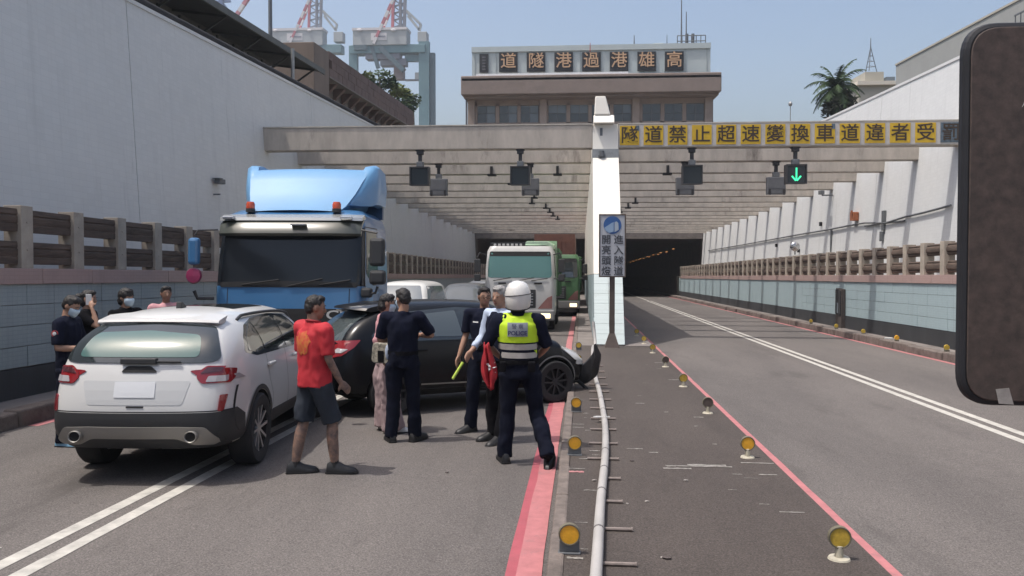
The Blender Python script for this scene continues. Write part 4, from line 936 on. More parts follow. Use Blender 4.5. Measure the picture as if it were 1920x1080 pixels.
# ---------------------------------------------------------------- vehicles
M_tyre = mat('tyre', (0.018, 0.018, 0.019), 0.85, bump=0.2, bscale=60); M_rimm = mat('alloy', (0.42, 0.42, 0.43), 0.35, 0.8); M_rimd = mat('alloy_dark', (0.045, 0.045, 0.05), 0.4, 0.6)
M_bpl = mat('black_plastic', (0.026, 0.027, 0.029), 0.6, bump=0.05, bscale=200); M_well = mat('wheel_well', (0.006, 0.006, 0.006), 0.95)
M_seam = mat('seam', (0.012, 0.012, 0.013), 0.8); M_chrome = mat('chrome', (0.6, 0.6, 0.6), 0.15, 1.0)
M_cwhite = mat('car_white', (0.58, 0.58, 0.565), 0.28, coat=0.5, spec=0.5); M_cblack = mat('car_black', (0.005, 0.006, 0.008), 0.24, coat=0.0, spec=0.28)
M_tl = mat('tail_red', (0.22, 0.010, 0.014), 0.18, coat=0.8); M_tlc = mat('tail_clear', (0.38, 0.36, 0.37), 0.2, coat=0.8); M_tld = mat('tail_dark', (0.07, 0.02, 0.025), 0.2, coat=0.8)
M_gdark = mat('tinted_glass', (0.02, 0.026, 0.028), 0.06, spec=1.0, coat=0.3)
M_gteal = mat('teal_reflection_glass', (0.055, 0.12, 0.11), 0.12, spec=0.8, coat=0.4)  # the teal reflection on the pane is put into its base colour
M_sil = mat('silver_trim', (0.28, 0.27, 0.25), 0.45, 0.5); M_plate = mat('plate_white', (0.62, 0.64, 0.66), 0.5); M_amb = mat('amber_lens', (0.55, 0.13, 0.02), 0.3, coat=0.5)
M_head = mat('headlamp', (0.50, 0.50, 0.48), 0.12, coat=1.0)

def bvh_of(me): 
    return BVHTree.FromPolygons([v.co.copy() for v in me.vertices], [tuple(p.vertices) for p in me.polygons])
DIRS = {'R': (Vector((-1,0,0)), lambda a, b: Vector((5, a, b))), 'L': (Vector((1,0,0)), lambda a, b: Vector((-5, a, b))),
        'B': (Vector((0,1,0)), lambda a, b: Vector((a, -9, b))), 'F': (Vector((0,-1,0)), lambda a, b: Vector((a, 9, b))), 'T': (Vector((0,0,-1)), lambda a, b: Vector((a, b, 6)))}
def patch(bv, side, poly, off=0.004, res=0.07, thick=0.012, m=0, mb=None, graz=0.06):
    """a thin shell cut to the outline 'poly' and laid on the hull seen from one side"""
    d, fo = DIRS[side]; P = [Vector(p) for p in poly]; bd_ = []
    for i, p in enumerate(P):
        q = P[(i+1) % len(P)]; n = max(1, int((q-p).length/res)); bd_ += [p.lerp(q, k/n) for k in range(n)]
    xs = [p.x for p in P]; ys = [p.y for p in P]; pts = list(bd_); nb = len(bd_)
    gx = int((max(xs)-min(xs))/res)+1; gy = int((max(ys)-min(ys))/res)+1
    for i in range(1, gx):
        for j in range(1, gy): pts.append(Vector((min(xs)+(max(xs)-min(xs))*i/gx, min(ys)+(max(ys)-min(ys))*j/gy)))
    r = delaunay_2d_cdt(pts, [(i, (i+1) % nb) for i in range(nb)], [], 1, 1e-5)
    vs, fs = r[0], r[2]; out = []; nrm = []; ok = []
    for v in vs:
        h = bv.ray_cast(fo(v.x, v.y), d)
        if h[0] is None: ok.append(False); out.append(Vector((0,0,0))); nrm.append(-d); continue
        n = h[1] if h[1].dot(d) < 0 else -h[1]; ok.append(-n.dot(d) > graz); out.append(h[0]); nrm.append(n)
    mb = mb or MB(); fs = [f for f in fs if all(ok[i] for i in f)]
    if fs:
        par = list(range(len(out)))
        def fd(a):
            while par[a] != a: par[a] = par[par[a]]; a = par[a]
            return a
        for f in fs:
            for a in f[1:]: par[fd(a)] = fd(f[0])
        cnt = {}
        for f in fs: cnt[fd(f[0])] = cnt.get(fd(f[0]), 0)+1
        best = max(cnt, key=cnt.get); fs = [f for f in fs if fd(f[0]) == best]
    used = sorted({i for f in fs for i in f}); mp_ = {a: i for i, a in enumerate(used)}; fs = [tuple(mp_[i] for i in f) for f in fs]; out = [out[i] for i in used]; nrm = [nrm[i] for i in used]
    k = len(out); top = [p+n*off for p, n in zip(out, nrm)]; bot = [p-n*thick for p, n in zip(out, nrm)]
    ec = {}
    for f in fs:
        for a, b in zip(f, f[1:]+f[:1]): ec[(a, b)] = 1
    sk = [(a, b, b+k, a+k) for (a, b) in ec if (b, a) not in ec]
    F = [tuple(f) for f in fs]
    # orient outwards
    if F:
        a, b, c = [top[i] for i in F[0]]
        if (b-a).cross(c-a).dot(d) > 0: F = [f[::-1] for f in F]
    mb.add(top+bot, F+sk, m); return mb
def seam(bv, side, pts, w_=0.007, off=0.003, mb=None, m=0):
    d, fo = DIRS[side]; mb = mb or MB(); P = [Vector(p) for p in pts]; line_ = []
    for i in range(len(P)-1):
        n = max(1, int((P[i+1]-P[i]).length/.05)); line_ += [P[i].lerp(P[i+1], k/n) for k in range(n)]
    line_.append(P[-1]); prev = None
    for i, p in enumerate(line_):
        t = (line_[min(i+1, len(line_)-1)]-line_[max(i-1, 0)]).normalized(); s = Vector((-t.y, t.x))*w_/2
        hs = [bv.ray_cast(fo(q.x, q.y), d) for q in (p+s, p-s)]
        if any(h[0] is None for h in hs): prev = None; continue
        cur = [h[0]+(h[1] if h[1].dot(d) < 0 else -h[1])*off for h in hs]
        if prev: mb.add([prev[0], cur[0], cur[1], prev[1]], [(0, 1, 2, 3)], m)
        prev = cur
    return mb
def mirrorx(mb):
    o = MB(); o.v = [(-x, y, z) for x, y, z in mb.v]; o.f = [f[::-1] for f in mb.f]; o.m = list(mb.m); return o
def wheel(parent, x, y, r, w_, side, dark=False, spokes=10, style='twin'):
    pr = [(r*.62, -w_/2*.86), (r*.70, -w_/2*.98), (r*.93, -w_/2), (r*.985, -w_/2*.8), (r, -w_/2*.5), (r*.992, -w_/2*.1), (r*.992, w_/2*.1), (r, w_/2*.5), (r*.985, w_/2*.8), (r*.93, w_/2), (r*.70, w_/2*.98), (r*.62, w_/2*.86)]
    b = MB(); rs = []
    for rr, h in pr: rs.append([(h, rr*math.cos(2*math.pi*k/40), rr*math.sin(2*math.pi*k/40)) for k in range(40)])
    b.rings(rs+[rs[0]], True, False); t = b.build('wheel', M_tyre, parent, (x, y, r), smooth=35)
    s = side; R = r*.70; b = MB()
    b.lathe([(R, -w_*.3*s), (R, w_*.42*s), (R*.95, w_*.44*s), (R*.93, w_*.3*s), (R*.90, -w_*.2*s)], 40, axis='x')
    b.lathe([(.0, w_*.38*s), (R*.2, w_*.38*s), (R*.24, w_*.25*s), (R*.2, -w_*.1*s)], 16, axis='x')
    for k in range(spokes):
        a = 2*math.pi*k/spokes+(.16 if style == 'twin' and k % 2 else 0); a2 = a+(-.10 if k % 2 else .10)
        b.obox((w_*.33*s, R*.18*math.cos(a), R*.18*math.sin(a)), (w_*.40*s, R*.94*math.cos(a2), R*.94*math.sin(a2)), R*.11, w_*.10, up=(1, 0, 0))
    b.build('rim', M_rimd if dark else M_rimm, t, smooth=40)
    MB().lathe([(R*.9, -w_*.1*s), (R*.9, -w_*.05*s), (0, -w_*.05*s)], 24, axis='x').build('brake_disc', M_seam, t)
    return t
def hull_from_rings(rings_, capr, capf, paint, name, parent, wells, wr, lv=2):
    """rings: half sections as (x, y, z) from bottom centre to top centre"""
    vs = []; fs = []; n = len(rings_[0]); full = 2*n-2
    for r in rings_:
        vs += [Vector(p) for p in r]+[Vector((-p[0], p[1], p[2])) for p in r[-2:0:-1]]
    for i in range(len(rings_)-1):
        for j in range(full):
            a, b = i*full+j, i*full+(j+1) % full; fs.append((a, b, b+full, a+full))
    def cap(base, ring, bulge, flip):
        # columns between the right and left halves
        cols = [[base+j for j in range(n)]]
        for q in (0.5, 0.0, -0.5):
            col = [base]
            for j in range(1, n-1):
                p = ring[j]; vs.append(Vector((p[0]*q, p[1]+bulge[j]*(1-abs(q)**2), p[2]))); col.append(len(vs)-1)
            col.append(base+n-1); cols.append(col)
        cols.append([base]+[base+full-j for j in range(1, n-1)]+[base+n-1])
        for c0, c1 in zip(cols[:-1], cols[1:]):
            for j in range(n-1):
                f = [c0[j], c0[j+1], c1[j+1], c1[j]]; f = [v for k, v in enumerate(f) if v not in f[:k]]
                fs.append(tuple(f[::-1] if flip else f))
    cap(0, rings_[0], capr, False); cap((len(rings_)-1)*full, rings_[-1], capf, True)
    m = MB(); m.add(vs, fs); o = m.build('tmp', [])
    bm = bmesh.new(); bm.from_mesh(o.data); bmesh.ops.recalc_face_normals(bm, faces=bm.faces); bm.to_mesh(o.data); bm.free()
    s = o.modifiers.new('s', 'SUBSURF'); s.levels = lv; s.render_levels = lv; s.boundary_smooth = 'PRESERVE_CORNERS'
    me = bake(o); bv = bvh_of(me)
    o = bpy.data.objects.new('tmp', me); C.objects.link(o)
    for (wx, wy_) in wells:
        for s in (-1, 1):
            c = MB().cyl((s*(wx-.38), wy_, wr[0]), (s*(wx+.5), wy_, wr[0]), wr[1], n=40).build('cut', []); bo = o.modifiers.new('b', 'BOOLEAN'); bo.operation = 'DIFFERENCE'; bo.object = c; bo.solver = 'EXACT'
            me2 = bake(o); bpy.data.objects.remove(c); o = bpy.data.objects.new('tmp', me2); C.objects.link(o)
    me = o.data; bpy.data.objects.remove(o)
    me.materials.clear(); me.materials.append(paint); me.materials.append(M_well)
    for p in me.polygons:
        c = p.center; idx = 0
        for (wx, wy_) in wells:
            if abs(math.hypot(c.y-wy_, c.z-wr[0])) < wr[1]+.004 and abs(c.x) < wx+.3: idx = 1 if (abs(c.x) < abs(wx)-.1 or abs(p.normal.x) < .5) else 0
        if c.z < .30: idx = 1
        p.material_index = idx
    me.shade_smooth(); me.set_sharp_from_angle(angle=R_(38)); me.name = name
    ob = bpy.data.objects.new(name, me); C.objects.link(ob); ob.parent = parent
    return ob, bv
def car_rings(L=4.55, W=1.86, H=1.64, belt=1.04, hood=1.02, rear_rake=.42, tail=None, ws=(0.55, 1.22), gh=.74, bul=1.0, ground=.22, fcut=0.0):
    h, w_ = L/2, W/2; g = ground; yr = -h; hf = h-fcut; b = belt; ro = w_*gh*.80
    def sec(y, wf, zt, zb_, rw, top, dy=None, low=g):
        d = dy or [0]*9
        z = [low, low, low+.13, .62, zb_, (zb_+top)/2+.02, top-.10, top-.02, top]
        x = [0, w_*wf*.86, w_*wf*.97, w_*wf, w_*wf*.955, (w_*wf*.9+rw)/2+.015, rw+.0, rw*.72, 0]
        return [(x[i], y+d[i], z[i]) for i in range(9)]
    rk = rear_rake
    R = []
    R.append(sec(yr+.03, .86, 0, b+.0, ro*.95, H-.05, [.10,.08,.0,-.02,.07, rk*.45, rk*.93, rk*1.0, rk*1.0], g+.09))
    R.append(sec(yr+.20, .965, 0, b, ro*1.02, H-.02, [.02,.0,.0,.0,.02,rk*.42,rk*.80,rk*.86,rk*.86], g+.04))
    R.append(sec(yr+.62, 1.0, 0, b, ro*1.06, H+.0, [0,0,0,0,0,rk*.25,rk*.4,rk*.4,rk*.4]))
    R.append(sec(yr+1.1, 1.0, 0, b-.005, ro*1.08, H+.015, [0]*5+[rk*.1]*4))
    R.append(sec(-.25, .985, 0, b-.02, ro*1.09, H+.02))
    R.append(sec(ws[0]-.22, .985, 0, b-.03, ro*1.06, H-.0))
    R.append(sec(ws[0]+.05, .985, 0, b-.035, ro*1.03, H-.05))
    y2 = ws[1]
    def hoodsec(y, wf, top, zb_):
        z = [g, g, g+.13, .60, zb_-.05, zb_+.0, (zb_+top)/2+.01, top-.01, top]; x = [0, w_*wf*.86, w_*wf*.97, w_*wf, w_*wf*.955, w_*wf*.88, w_*wf*.72, w_*wf*.4, 0]
        return [(x[i], y, z[i]) for i in range(9)]
    R.append(hoodsec(y2-.02, .985, hood+.05, hood-.04))
    R.append(hoodsec(y2+.25, .985, hood+.01, hood-.07)); R.append(hoodsec(hf-.55, .98, hood-.05, hood-.13))
    f = hoodsec(hf-.16, .92, hood-.16, hood-.22); R.append(f)
    f = hoodsec(hf+.0, .80, hood-.28, hood-.32); f = [(p[0], p[1]-(.10 if i in (0,1) else 0), p[2]) for i, p in enumerate(f)]; R.append(f)
    return R
def add(mb, name, m, par, **k): return mb.build(name, m, par, **k)

# ================================================================ white SUV
WS = tag(empty('white_suv', (-3.93, 7.0+1.55, 0), R_(5.0), True, True), 'white SUV seen from behind with dark rear bumper and twin exhausts on the lane line', 'car')
WS.location = (-4.14, 9.2, -S*9.2)
rg = car_rings(4.55, 1.70, 1.54, belt=1.07, hood=1.04, rear_rake=.50, ws=(.62, 1.3), gh=.80, ground=.24)
body, bv = hull_from_rings(rg, [0,-.02,-.05,-.07,-.06,-.05,-.05,-.03,0], [0,.05,.08,.10,.09,.07,.05,.03,0], M_cwhite, 'body', WS, [(.85, -1.33), (.85, 1.36)], (.35, .385))
# lower black cladding and bumper
bump = patch(bv, 'B', [(-.92, .40), (-.90, .665), (-.80, .650), (.80, .650), (.90, .665), (.92, .40), (.80, .33), (-.80, .33)], .014, .06)
add(bump, 'bumper', M_bpl, WS, smooth=40)
for s in ('R', 'L'):
    lipp = patch(bv, s, [(-2.18, .34), (-2.18, .66), (-1.98, .665), (-1.80, .58), (-1.745, .35)], .010, .05); add(lipp, 'bumper_corner', M_bpl, WS, smooth=40)
    sill = patch(bv, s, [(-.93, .25), (-.95, .40), (-.86, .47), (.84, .45), (.95, .36), (.95, .25)], .010, .08); add(sill, 'sill_cladding', M_bpl, WS, smooth=40)
    # arch lips
    lp = MB(); rs = []
    for k in range(25):
        a = math.pi*(-.06+1.12*k/24)
        for yc in (): pass
    for yc in (-1.33, 1.36):
        pts = [(yc+.412*math.cos(math.pi*(-.05+1.1*k/24)), .35+.412*math.sin(math.pi*(-.05+1.1*k/24))) for k in range(25)]
        add(seam(bv, s, pts, .05, .008), 'arch_lip', M_bpl, WS)
# silver skid trim with exhausts
skid = patch(bv, 'B', rpoly([(-.62, .525), (-.40, .535), (.40, .535), (.62, .525), (.72, .40), (.68, .37), (.50, .37), (.38, .43), (-.38, .43), (-.50, .37), (-.68, .37), (-.72, .40)], .03), .022, .05)
add(skid, 'skid_trim', M_sil, WS, smooth=40)
for s in (-1, 1):
    h = bv.ray_cast(Vector((s*.51, -9, .445)), Vector((0,1,0)))[0]
    e = MB(); rs = []
    for (rr, dy) in ((.045, .05), (.062, .03), (.064, -.065), (.058, -.072), (.050, -.065), (.044, .06)): rs.append([(s*.51+rr*.92*math.cos(2*math.pi*k/24), h.y+dy, .445+rr*.82*math.sin(2*math.pi*k/24)) for k in range(24)])
    e.rings(rs, True, False); o = add(e, 'exhaust', M_sil, WS, smooth=50); add(MB().cyl((s*.51, h.y-.062, .445), (s*.51, h.y-.05, .445), .045, n=20), 'exhaust_bore', M_well, o)
# rear glass
gl = rpoly([(-.70, 1.10), (-.60, 1.08), (.60, 1.08), (.70, 1.10), (.64, 1.25), (.555, 1.385), (0, 1.415), (-.555, 1.385), (-.64, 1.25)], .06)
add(patch(bv, 'B', gl, .012, .05), 'rear_window_surround', M_gdark, WS, smooth=50)
g2 = rpoly([(-.56, 1.125), (.52, 1.125), (.51, 1.23), (.47, 1.31), (0, 1.345), (-.48, 1.325), (-.53, 1.23)], .05)
add(patch(bv, 'B', g2, .017, .05), 'rear_window', M_gteal, WS, smooth=50)
h = bv.ray_cast(Vector((0, -9, 1.43)), Vector((0,1,0)))[0]
sp_ = MB(); rs = []
for k in range(13):
    x = -.57+1.14*k/12; c = 1-(abs(x)/.60)**3; yb_ = h.y-.05*c+.01
    rs.append([(x, yb_+.0, 1.420+.012*c), (x, yb_+.015, 1.440+.016*c), (x, h.y+.25, 1.478+.035*c), (x, h.y+.18, 1.41), (x, h.y+.0, 1.41)])
sp_.rings(rs); add(sp_, 'spoiler', M_cwhite, WS, smooth=40)
add(MB().box(-.19, .19, h.y-.035, h.y-.0, 1.388, 1.415), 'brake_light', M_tld, WS, bevel=.005)
q0 = bv.ray_cast(Vector((.0, -9, 1.10)), Vector((0,1,0)))[0]; w_ = MB().box(-.15, .17, q0.y-.05, q0.y+.02, 1.075, 1.125); w_.obox((.05, q0.y-.04, 1.10), (.38, q0.y-.015, 1.094), .02, .02)
add(w_, 'wiper', M_bpl, WS, bevel=.008)
# badge bar, flat greyer patch painted as the plate recess's shade, plate, handle
add(patch(bv, 'B', rpoly([(-.14, 1.005), (-.09, 1.055), (.12, 1.055), (.18, 1.005), (.16, 1.0), (-.12, 1.0)], .02), .008, .04), 'badge_housing', M_seam, WS)
add(patch(bv, 'B', rpoly([(-.42, .72), (-.48, .93), (.48, .93), (.42, .72)], .03), .003, .05), 'plate_recess_shade', mat('recess_shade_white', (0.50,0.51,0.51), 0.4), WS)
pm = patch(bv, 'B', rpoly([(-.18, .785), (-.18, .92), (.18, .92), (.18, .785)], .01), .009, .06); add(pm, 'licence_plate', M_plate, WS)
add(patch(bv, 'B', [(-.06, .698), (-.06, .712), (.09, .712), (.09, .698)], .006, .05), 'tow_slot', M_seam, WS)
# lights
for s, side in ((1, 'R'), (-1, 'L')):
    pl = [(s*.52, .955), (s*.54, 1.01), (s*.60, 1.055), (s*.86, 1.035), (s*.93, .97), (s*.90, .905), (s*.57, .900)]
    tlm = patch(bv, 'B', rpoly(pl, .02), .012, .05, graz=.25); t_ = add(tlm, 'tail_light', M_tl, WS, smooth=40)
    add(patch(bv, 'B', rpoly([(s*.60, .915), (s*.62, .965), (s*.80, .965), (s*.82, .915)], .012), .018, .05), 'reversing_lens', M_tlc, t_)
    add(patch(bv, 'B', rpoly([(s*.55, .985), (s*.60, 1.04), (s*.72, 1.035), (s*.70, 1.0)], .01), .018, .05), 'lens_strip', M_tld, t_)
    wrp = patch(bv, side, rpoly([(-2.20, .90), (-2.20, 1.02), (-2.06, 1.03), (-1.90, 1.01), (-1.96, .94), (-2.05, .90)], .02), .010, .05); add(wrp, 'tail_light_wrap', M_tl, t_, smooth=40)
    rf = patch(bv, 'B', rpoly([(s*.71, .655), (s*.75, .66), (s*.765, .80), (s*.72, .80)], .01), .014, .02, graz=.2); add(rf, 'reflector', M_tl, WS)
    # side glass
    sg = rpoly([(-1.62, 1.13), (-1.50, 1.27), (-1.30, 1.375), (-.95, 1.43), (-.30, 1.445), (.25, 1.41), (.85, 1.13), (.95, 1.055), (.40, 1.05), (-1.30, 1.07)], .04)
    w0 = add(patch(bv, side, sg, .003, .07), 'side_window_surround', M_gdark, WS, smooth=50)
    for wn in ([(-1.52, 1.14), (-1.42, 1.265), (-1.23, 1.355), (-1.13, 1.38), (-1.05, 1.10), (-1.3, 1.10)], [(-1.07, 1.395), (-.34, 1.42), (-.30, 1.08), (-.99, 1.10)], [(-.24, 1.42), (.23, 1.385), (.78, 1.10), (.5, 1.08), (-.2, 1.08)]):
        add(patch(bv, side, rpoly(wn, .03), .007, .08), 'window', mat('side_glass', (0.035,0.042,0.040), 0.05, spec=1.0, coat=1.0), WS, smooth=50)
    for y in (-.93, .10):
        hh = bv.ray_cast(Vector((s*5, y, .955)), Vector((-s,0,0)))[0]
        add(MB().box(min(hh.x, hh.x+s*.045), max(hh.x, hh.x+s*.045), y-.10, y+.10, .94, .975), 'door_handle', M_cwhite, WS, bevel=.012)
    sm = seam(bv, side, [(-1.02, 1.08), (-.98, .80), (-.88, .62), (-.90, .45)]); seam(bv, side, [(-.28, 1.08), (-.27, .46)], mb=sm); seam(bv, side, [(.80, 1.06), (.86, .80), (.84, .46)], mb=sm); seam(bv, side, [(-.90, .46), (.84, .46)], mb=sm)
    add(sm, 'door_seam', M_seam, WS)
    rr = []
    for k in range(15):
        y = -1.35+2.0*k/14; t_z = bv.ray_cast(Vector((s*.585, y, 6)), Vector((0,0,-1)))[0]; rr.append((s*.585, y, t_z.z+.03))
    rr[0] = (rr[0][0], rr[0][1], rr[0][2]-.035); rr[-1] = (rr[-1][0], rr[-1][1], rr[-1][2]-.035); add(MB().tube(rr, .016, 8), 'roof_rail', M_bpl, WS, smooth=50)
    add(patch(bv, 'F', rpoly([(s*.50, .74), (s*.80, .80), (s*.80, .70), (s*.55, .66)], .02), .01, .05), 'headlight', M_head, WS)
    mm = MB().box(min(s*.93, s*1.08), max(s*.93, s*1.08), .60, .72, 1.04, 1.19); add(mm, 'door_mirror', M_cwhite, WS, bevel=.03)
sm = seam(bv, 'B', [(-.80, .66), (-.80, .86), (-.83, .90)]); seam(bv, 'B', [(.80, .66), (.80, .86), (.83, .90)], mb=sm); seam(bv, 'B', [(-.80, .662), (.80, .662)], .01, mb=sm, off=.016); add(sm, 'tailgate_seam', M_seam, WS)
ws_ = patch(bv, 'F', rpoly([(-.66, 1.10), (.66, 1.10), (.52, 1.50), (-.52, 1.50)], .05), .005, .1); add(ws_, 'windscreen', M_gdark, WS, smooth=50)
add(patch(bv, 'F', rpoly([(-.45, .45), (.45, .45), (.5, .75), (-.5, .75)], .03), .01, .1), 'grille', M_bpl, WS)
add(patch(bv, 'T', rpoly([(-.42, -.95), (.42, -.95), (.42, .1), (-.42, .1)], .05), .003, .1), 'sunroof', M_gdark, WS, smooth=50)
az = bv.ray_cast(Vector((0, -1.25, 6)), Vector((0,0,-1)))[0].z
add(MB().prism([(-1.33, az-.01), (-1.17, az-.01), (-1.19, az+.02), (-1.28, az+.06), (-1.32, az+.06)], 'x', -.025, .025), 'roof_antenna', M_bpl, WS, bevel=.006)
for sx in (-1, 1):
    for y in (-1.33, 1.36): wheel(WS, sx*.735, y, .352, .235, sx, False, 10)

# ================================================================ black hatchback after the crash
DK = empty('black_hatchback', (0,0,0), R_(-57), True, True); tag(DK, 'black hatchback standing across the lane with torn-off front bumper', 'car')
DK.location = (-1.86, 12.25, -S*12.25)
rg = car_rings(4.25, 1.76, 1.52, belt=.98, hood=.94, rear_rake=.62, ws=(.45, 1.15), gh=.80, ground=.20, fcut=.30)
body, bv = hull_from_rings(rg, [0,-.02,-.05,-.07,-.06,-.05,-.04,-.03,0], [0,.05,.08,.10,.09,.07,.05,.03,0], M_cblack, 'body', DK, [(.88, -1.33), (.88, 1.22)], (.315, .35))
M_gblk = mat('hatch_glass', (0.07, 0.085, 0.088), 0.08, spec=1.0, coat=0.6)
add(patch(bv, 'B', rpoly([(-.66, 1.0), (.66, 1.0), (.52, 1.36), (-.52, 1.36)], .05), .005, .06), 'rear_window', M_gblk, DK, smooth=50)
h = bv.ray_cast(Vector((0, -9, 1.40)), Vector((0,1,0)))[0]; sp_ = MB(); rs = []
for k in range(13):
    x = -.60+1.2*k/12; c = 1-(abs(x)/.62)**4; yb_ = h.y-.22*c-.06
    rs.append([(x, yb_, 1.395+.02*c), (x, yb_+.03, 1.425+.02*c), (x, h.y+.22, 1.49+.015*c), (x, h.y+.2, 1.42), (x, h.y-.0, 1.375)])
sp_.rings(rs); add(sp_, 'spoiler', mat('spoiler_gloss', (0.008,0.008,0.009), 0.3, coat=0.6), DK, smooth=40); add(MB().box(-.13, .13, h.y-.28, h.y-.2, 1.372, 1.396), 'brake_light', M_sil, DK)
for s, side in ((1, 'R'), (-1, 'L')):
    t_ = add(patch(bv, 'B', rpoly([(s*.38, .80), (s*.58, .96), (s*.86, 1.01), (s*.86, .84), (s*.60, .78)], .02), .012, .04, graz=.3), 'tail_light', M_tl, DK, smooth=40)
    add(patch(bv, side, rpoly([(-2.10, .82), (-2.10, 1.0), (-1.75, 1.02), (-1.85, .92), (-1.98, .84)], .02), .01, .05), 'tail_light_wrap', M_tl, t_, smooth=40)
    add(patch(bv, 'B', rpoly([(s*.58, .85), (s*.66, .91), (s*.78, .90), (s*.74, .85)], .01), .018, .04), 'tail_light_lens', M_tlc, t_)
    add(patch(bv, side, rpoly([(-1.62, 1.06), (-1.42, 1.24), (-1.05, 1.38), (-.3, 1.43), (.15, 1.40), (.85, 1.04), (.80, .98), (-1.4, .99)], .04), .003, .07), 'side_window_surround', M_gdark, DK, smooth=50)
    for wn in ([(-1.47, 1.07), (-1.30, 1.22), (-1.16, 1.27), (-1.13, 1.04)], [(-1.08, 1.32), (-.34, 1.385), (-.28, 1.035), (-1.05, 1.04)], [(-.20, 1.385), (.12, 1.365), (.66, 1.05), (-.15, 1.035)]):
        add(patch(bv, side, rpoly(wn, .03), .007, .08), 'window', M_gblk, DK, smooth=50)
    sm = seam(bv, side, [(-1.02, .98), (-.96, .62), (-.95, .32)]); seam(bv, side, [(-.25, .98), (-.25, .32)], mb=sm); seam(bv, side, [(.72, .97), (.78, .32)], mb=sm); seam(bv, side, [(-.9, .33), (.78, .33)], mb=sm); add(sm, 'door_seam', M_seam, DK)
    add(seam(bv, side, [(-.92, .40), (.8, .38)], .02, .006), 'side_moulding', M_sil, DK)
    for y in (-.92, -.05):
        hh = bv.ray_cast(Vector((s*5, y, .86)), Vector((-s,0,0)))[0]; add(MB().box(min(hh.x, hh.x+s*.04), max(hh.x, hh.x+s*.04), y-.09, y+.09, .85, .88), 'door_handle', M_cblack, DK, bevel=.01)
    add(MB().box(min(s*.86, s*1.02), max(s*.86, s*1.02), .50, .60, .96, 1.08), 'door_mirror', M_cblack, DK, bevel=.03)
    pts = [(1.22+.375*math.cos(math.pi*(.0+1.0*k/24)), .315+.375*math.sin(math.pi*(.0+1.0*k/24))) for k in range(25)]
    add(seam(bv, side, pts, .022, .006), 'arch_edge', mat('bare_edge', (0.14,0.14,0.14), 0.5), DK)
    add(patch(bv, side, rpoly([(1.36, .80), (1.58, .62), (1.74, .58), (1.70, .72), (1.54, .80)], .02), .012, .04), 'headlight', M_head, DK, smooth=40)
    add(patch(bv, 'F', rpoly([(s*.40, .56), (s*.78, .64), (s*.80, .55), (s*.45, .48)], .02), .012, .05), 'headlight_front', M_head, DK)
add(patch(bv, 'F', rpoly([(-.62, .28), (.62, .28), (.62, .56), (-.62, .56)], .05), .008, .08), 'bare_front', M_seam, DK)
add(patch(bv, 'F', rpoly([(-.62, 1.0), (.62, 1.0), (.5, 1.38), (-.5, 1.38)], .05), .005, .1), 'windscreen', M_gdark, DK, smooth=50)
for sx in (-1, 1):
    for y in (-1.33, 1.22): wheel(DK, sx*.765, y, .312, .21, sx, True, 10)
# torn bumper swung out sideways
bp = MB(); rs = []
for k in range(15):
    t = k/14; a = -0.55+t*1.75; cxp = .15+.95*math.sin(a*.9)*.62; ctr = Vector((.50+.30*t, 1.74+.22*math.sin(t*2.2), .33+.08*t+.24*t*t)); hgt = .07+.14*math.sin(min(1, t*1.3)*math.pi*.62)
    rs.append([ctr+Vector((-.03, 0, -hgt)), ctr+Vector((.05, .07, -hgt*.6)), ctr+Vector((.08, .09, hgt*.2)), ctr+Vector((.03, .03, hgt)), ctr+Vector((-.02, .02, hgt*.9)), ctr+Vector((.02, .02, 0))])
bp.rings(rs); add(bp, 'torn_bumper', mat('bumper_inside', (0.014,0.014,0.016), 0.5), DK, smooth=50)
add(MB().tube([(.50, 1.68, .36), (.62, 1.85, .20), (.8, 1.95, .02)], .03, 6), 'torn_bracket', M_seam, DK)
add(MB().ell((.60, 1.70, .46), (.03,.03,.03)), 'fog_lamp', M_chrome, DK)

# ================================================================ truck cabs built from rounded plan sections
def rr_plan(w_, y0, y1, rf, rb, z, n=6, rake=0):
    """rounded rectangle outline; y0 is the front (towards -y)"""
    pts = rpoly([(-w_, y0), (w_, y0), (w_, y1), (-w_, y1)], [rf, rf, rb, rb], n); return [(p[0], p[1], z) for p in pts]
def cab(parent, secs, paint, name='cab'):
    b = MB(); b.rings([rr_plan(*s) for s in secs]); o = b.build(name, paint, parent, smooth=32); return o, bvh_of(o.data)
M_tblue = mat('truck_blue', (0.05, 0.165, 0.34), 0.32, coat=0.5, var=0.12, vscale=1.5); M_tblue2 = mat('deflector_blue', (0.13, 0.31, 0.53), 0.4, coat=0.3, var=0.12, vscale=1.2); M_tblued = mat('truck_blue_dark', (0.03, 0.08, 0.17), 0.4)
M_visor = mat('smoked_visor', (0.055, 0.06, 0.05), 0.25, coat=0.3); M_cab_w = mat('cab_white', (0.50, 0.50, 0.49), 0.4, coat=0.3, grime=0.35, gcol=(0.25,0.23,0.22), var=0.1, vscale=2)
M_tgl = mat('truck_glass', (0.012, 0.015, 0.019), 0.09, spec=0.4)
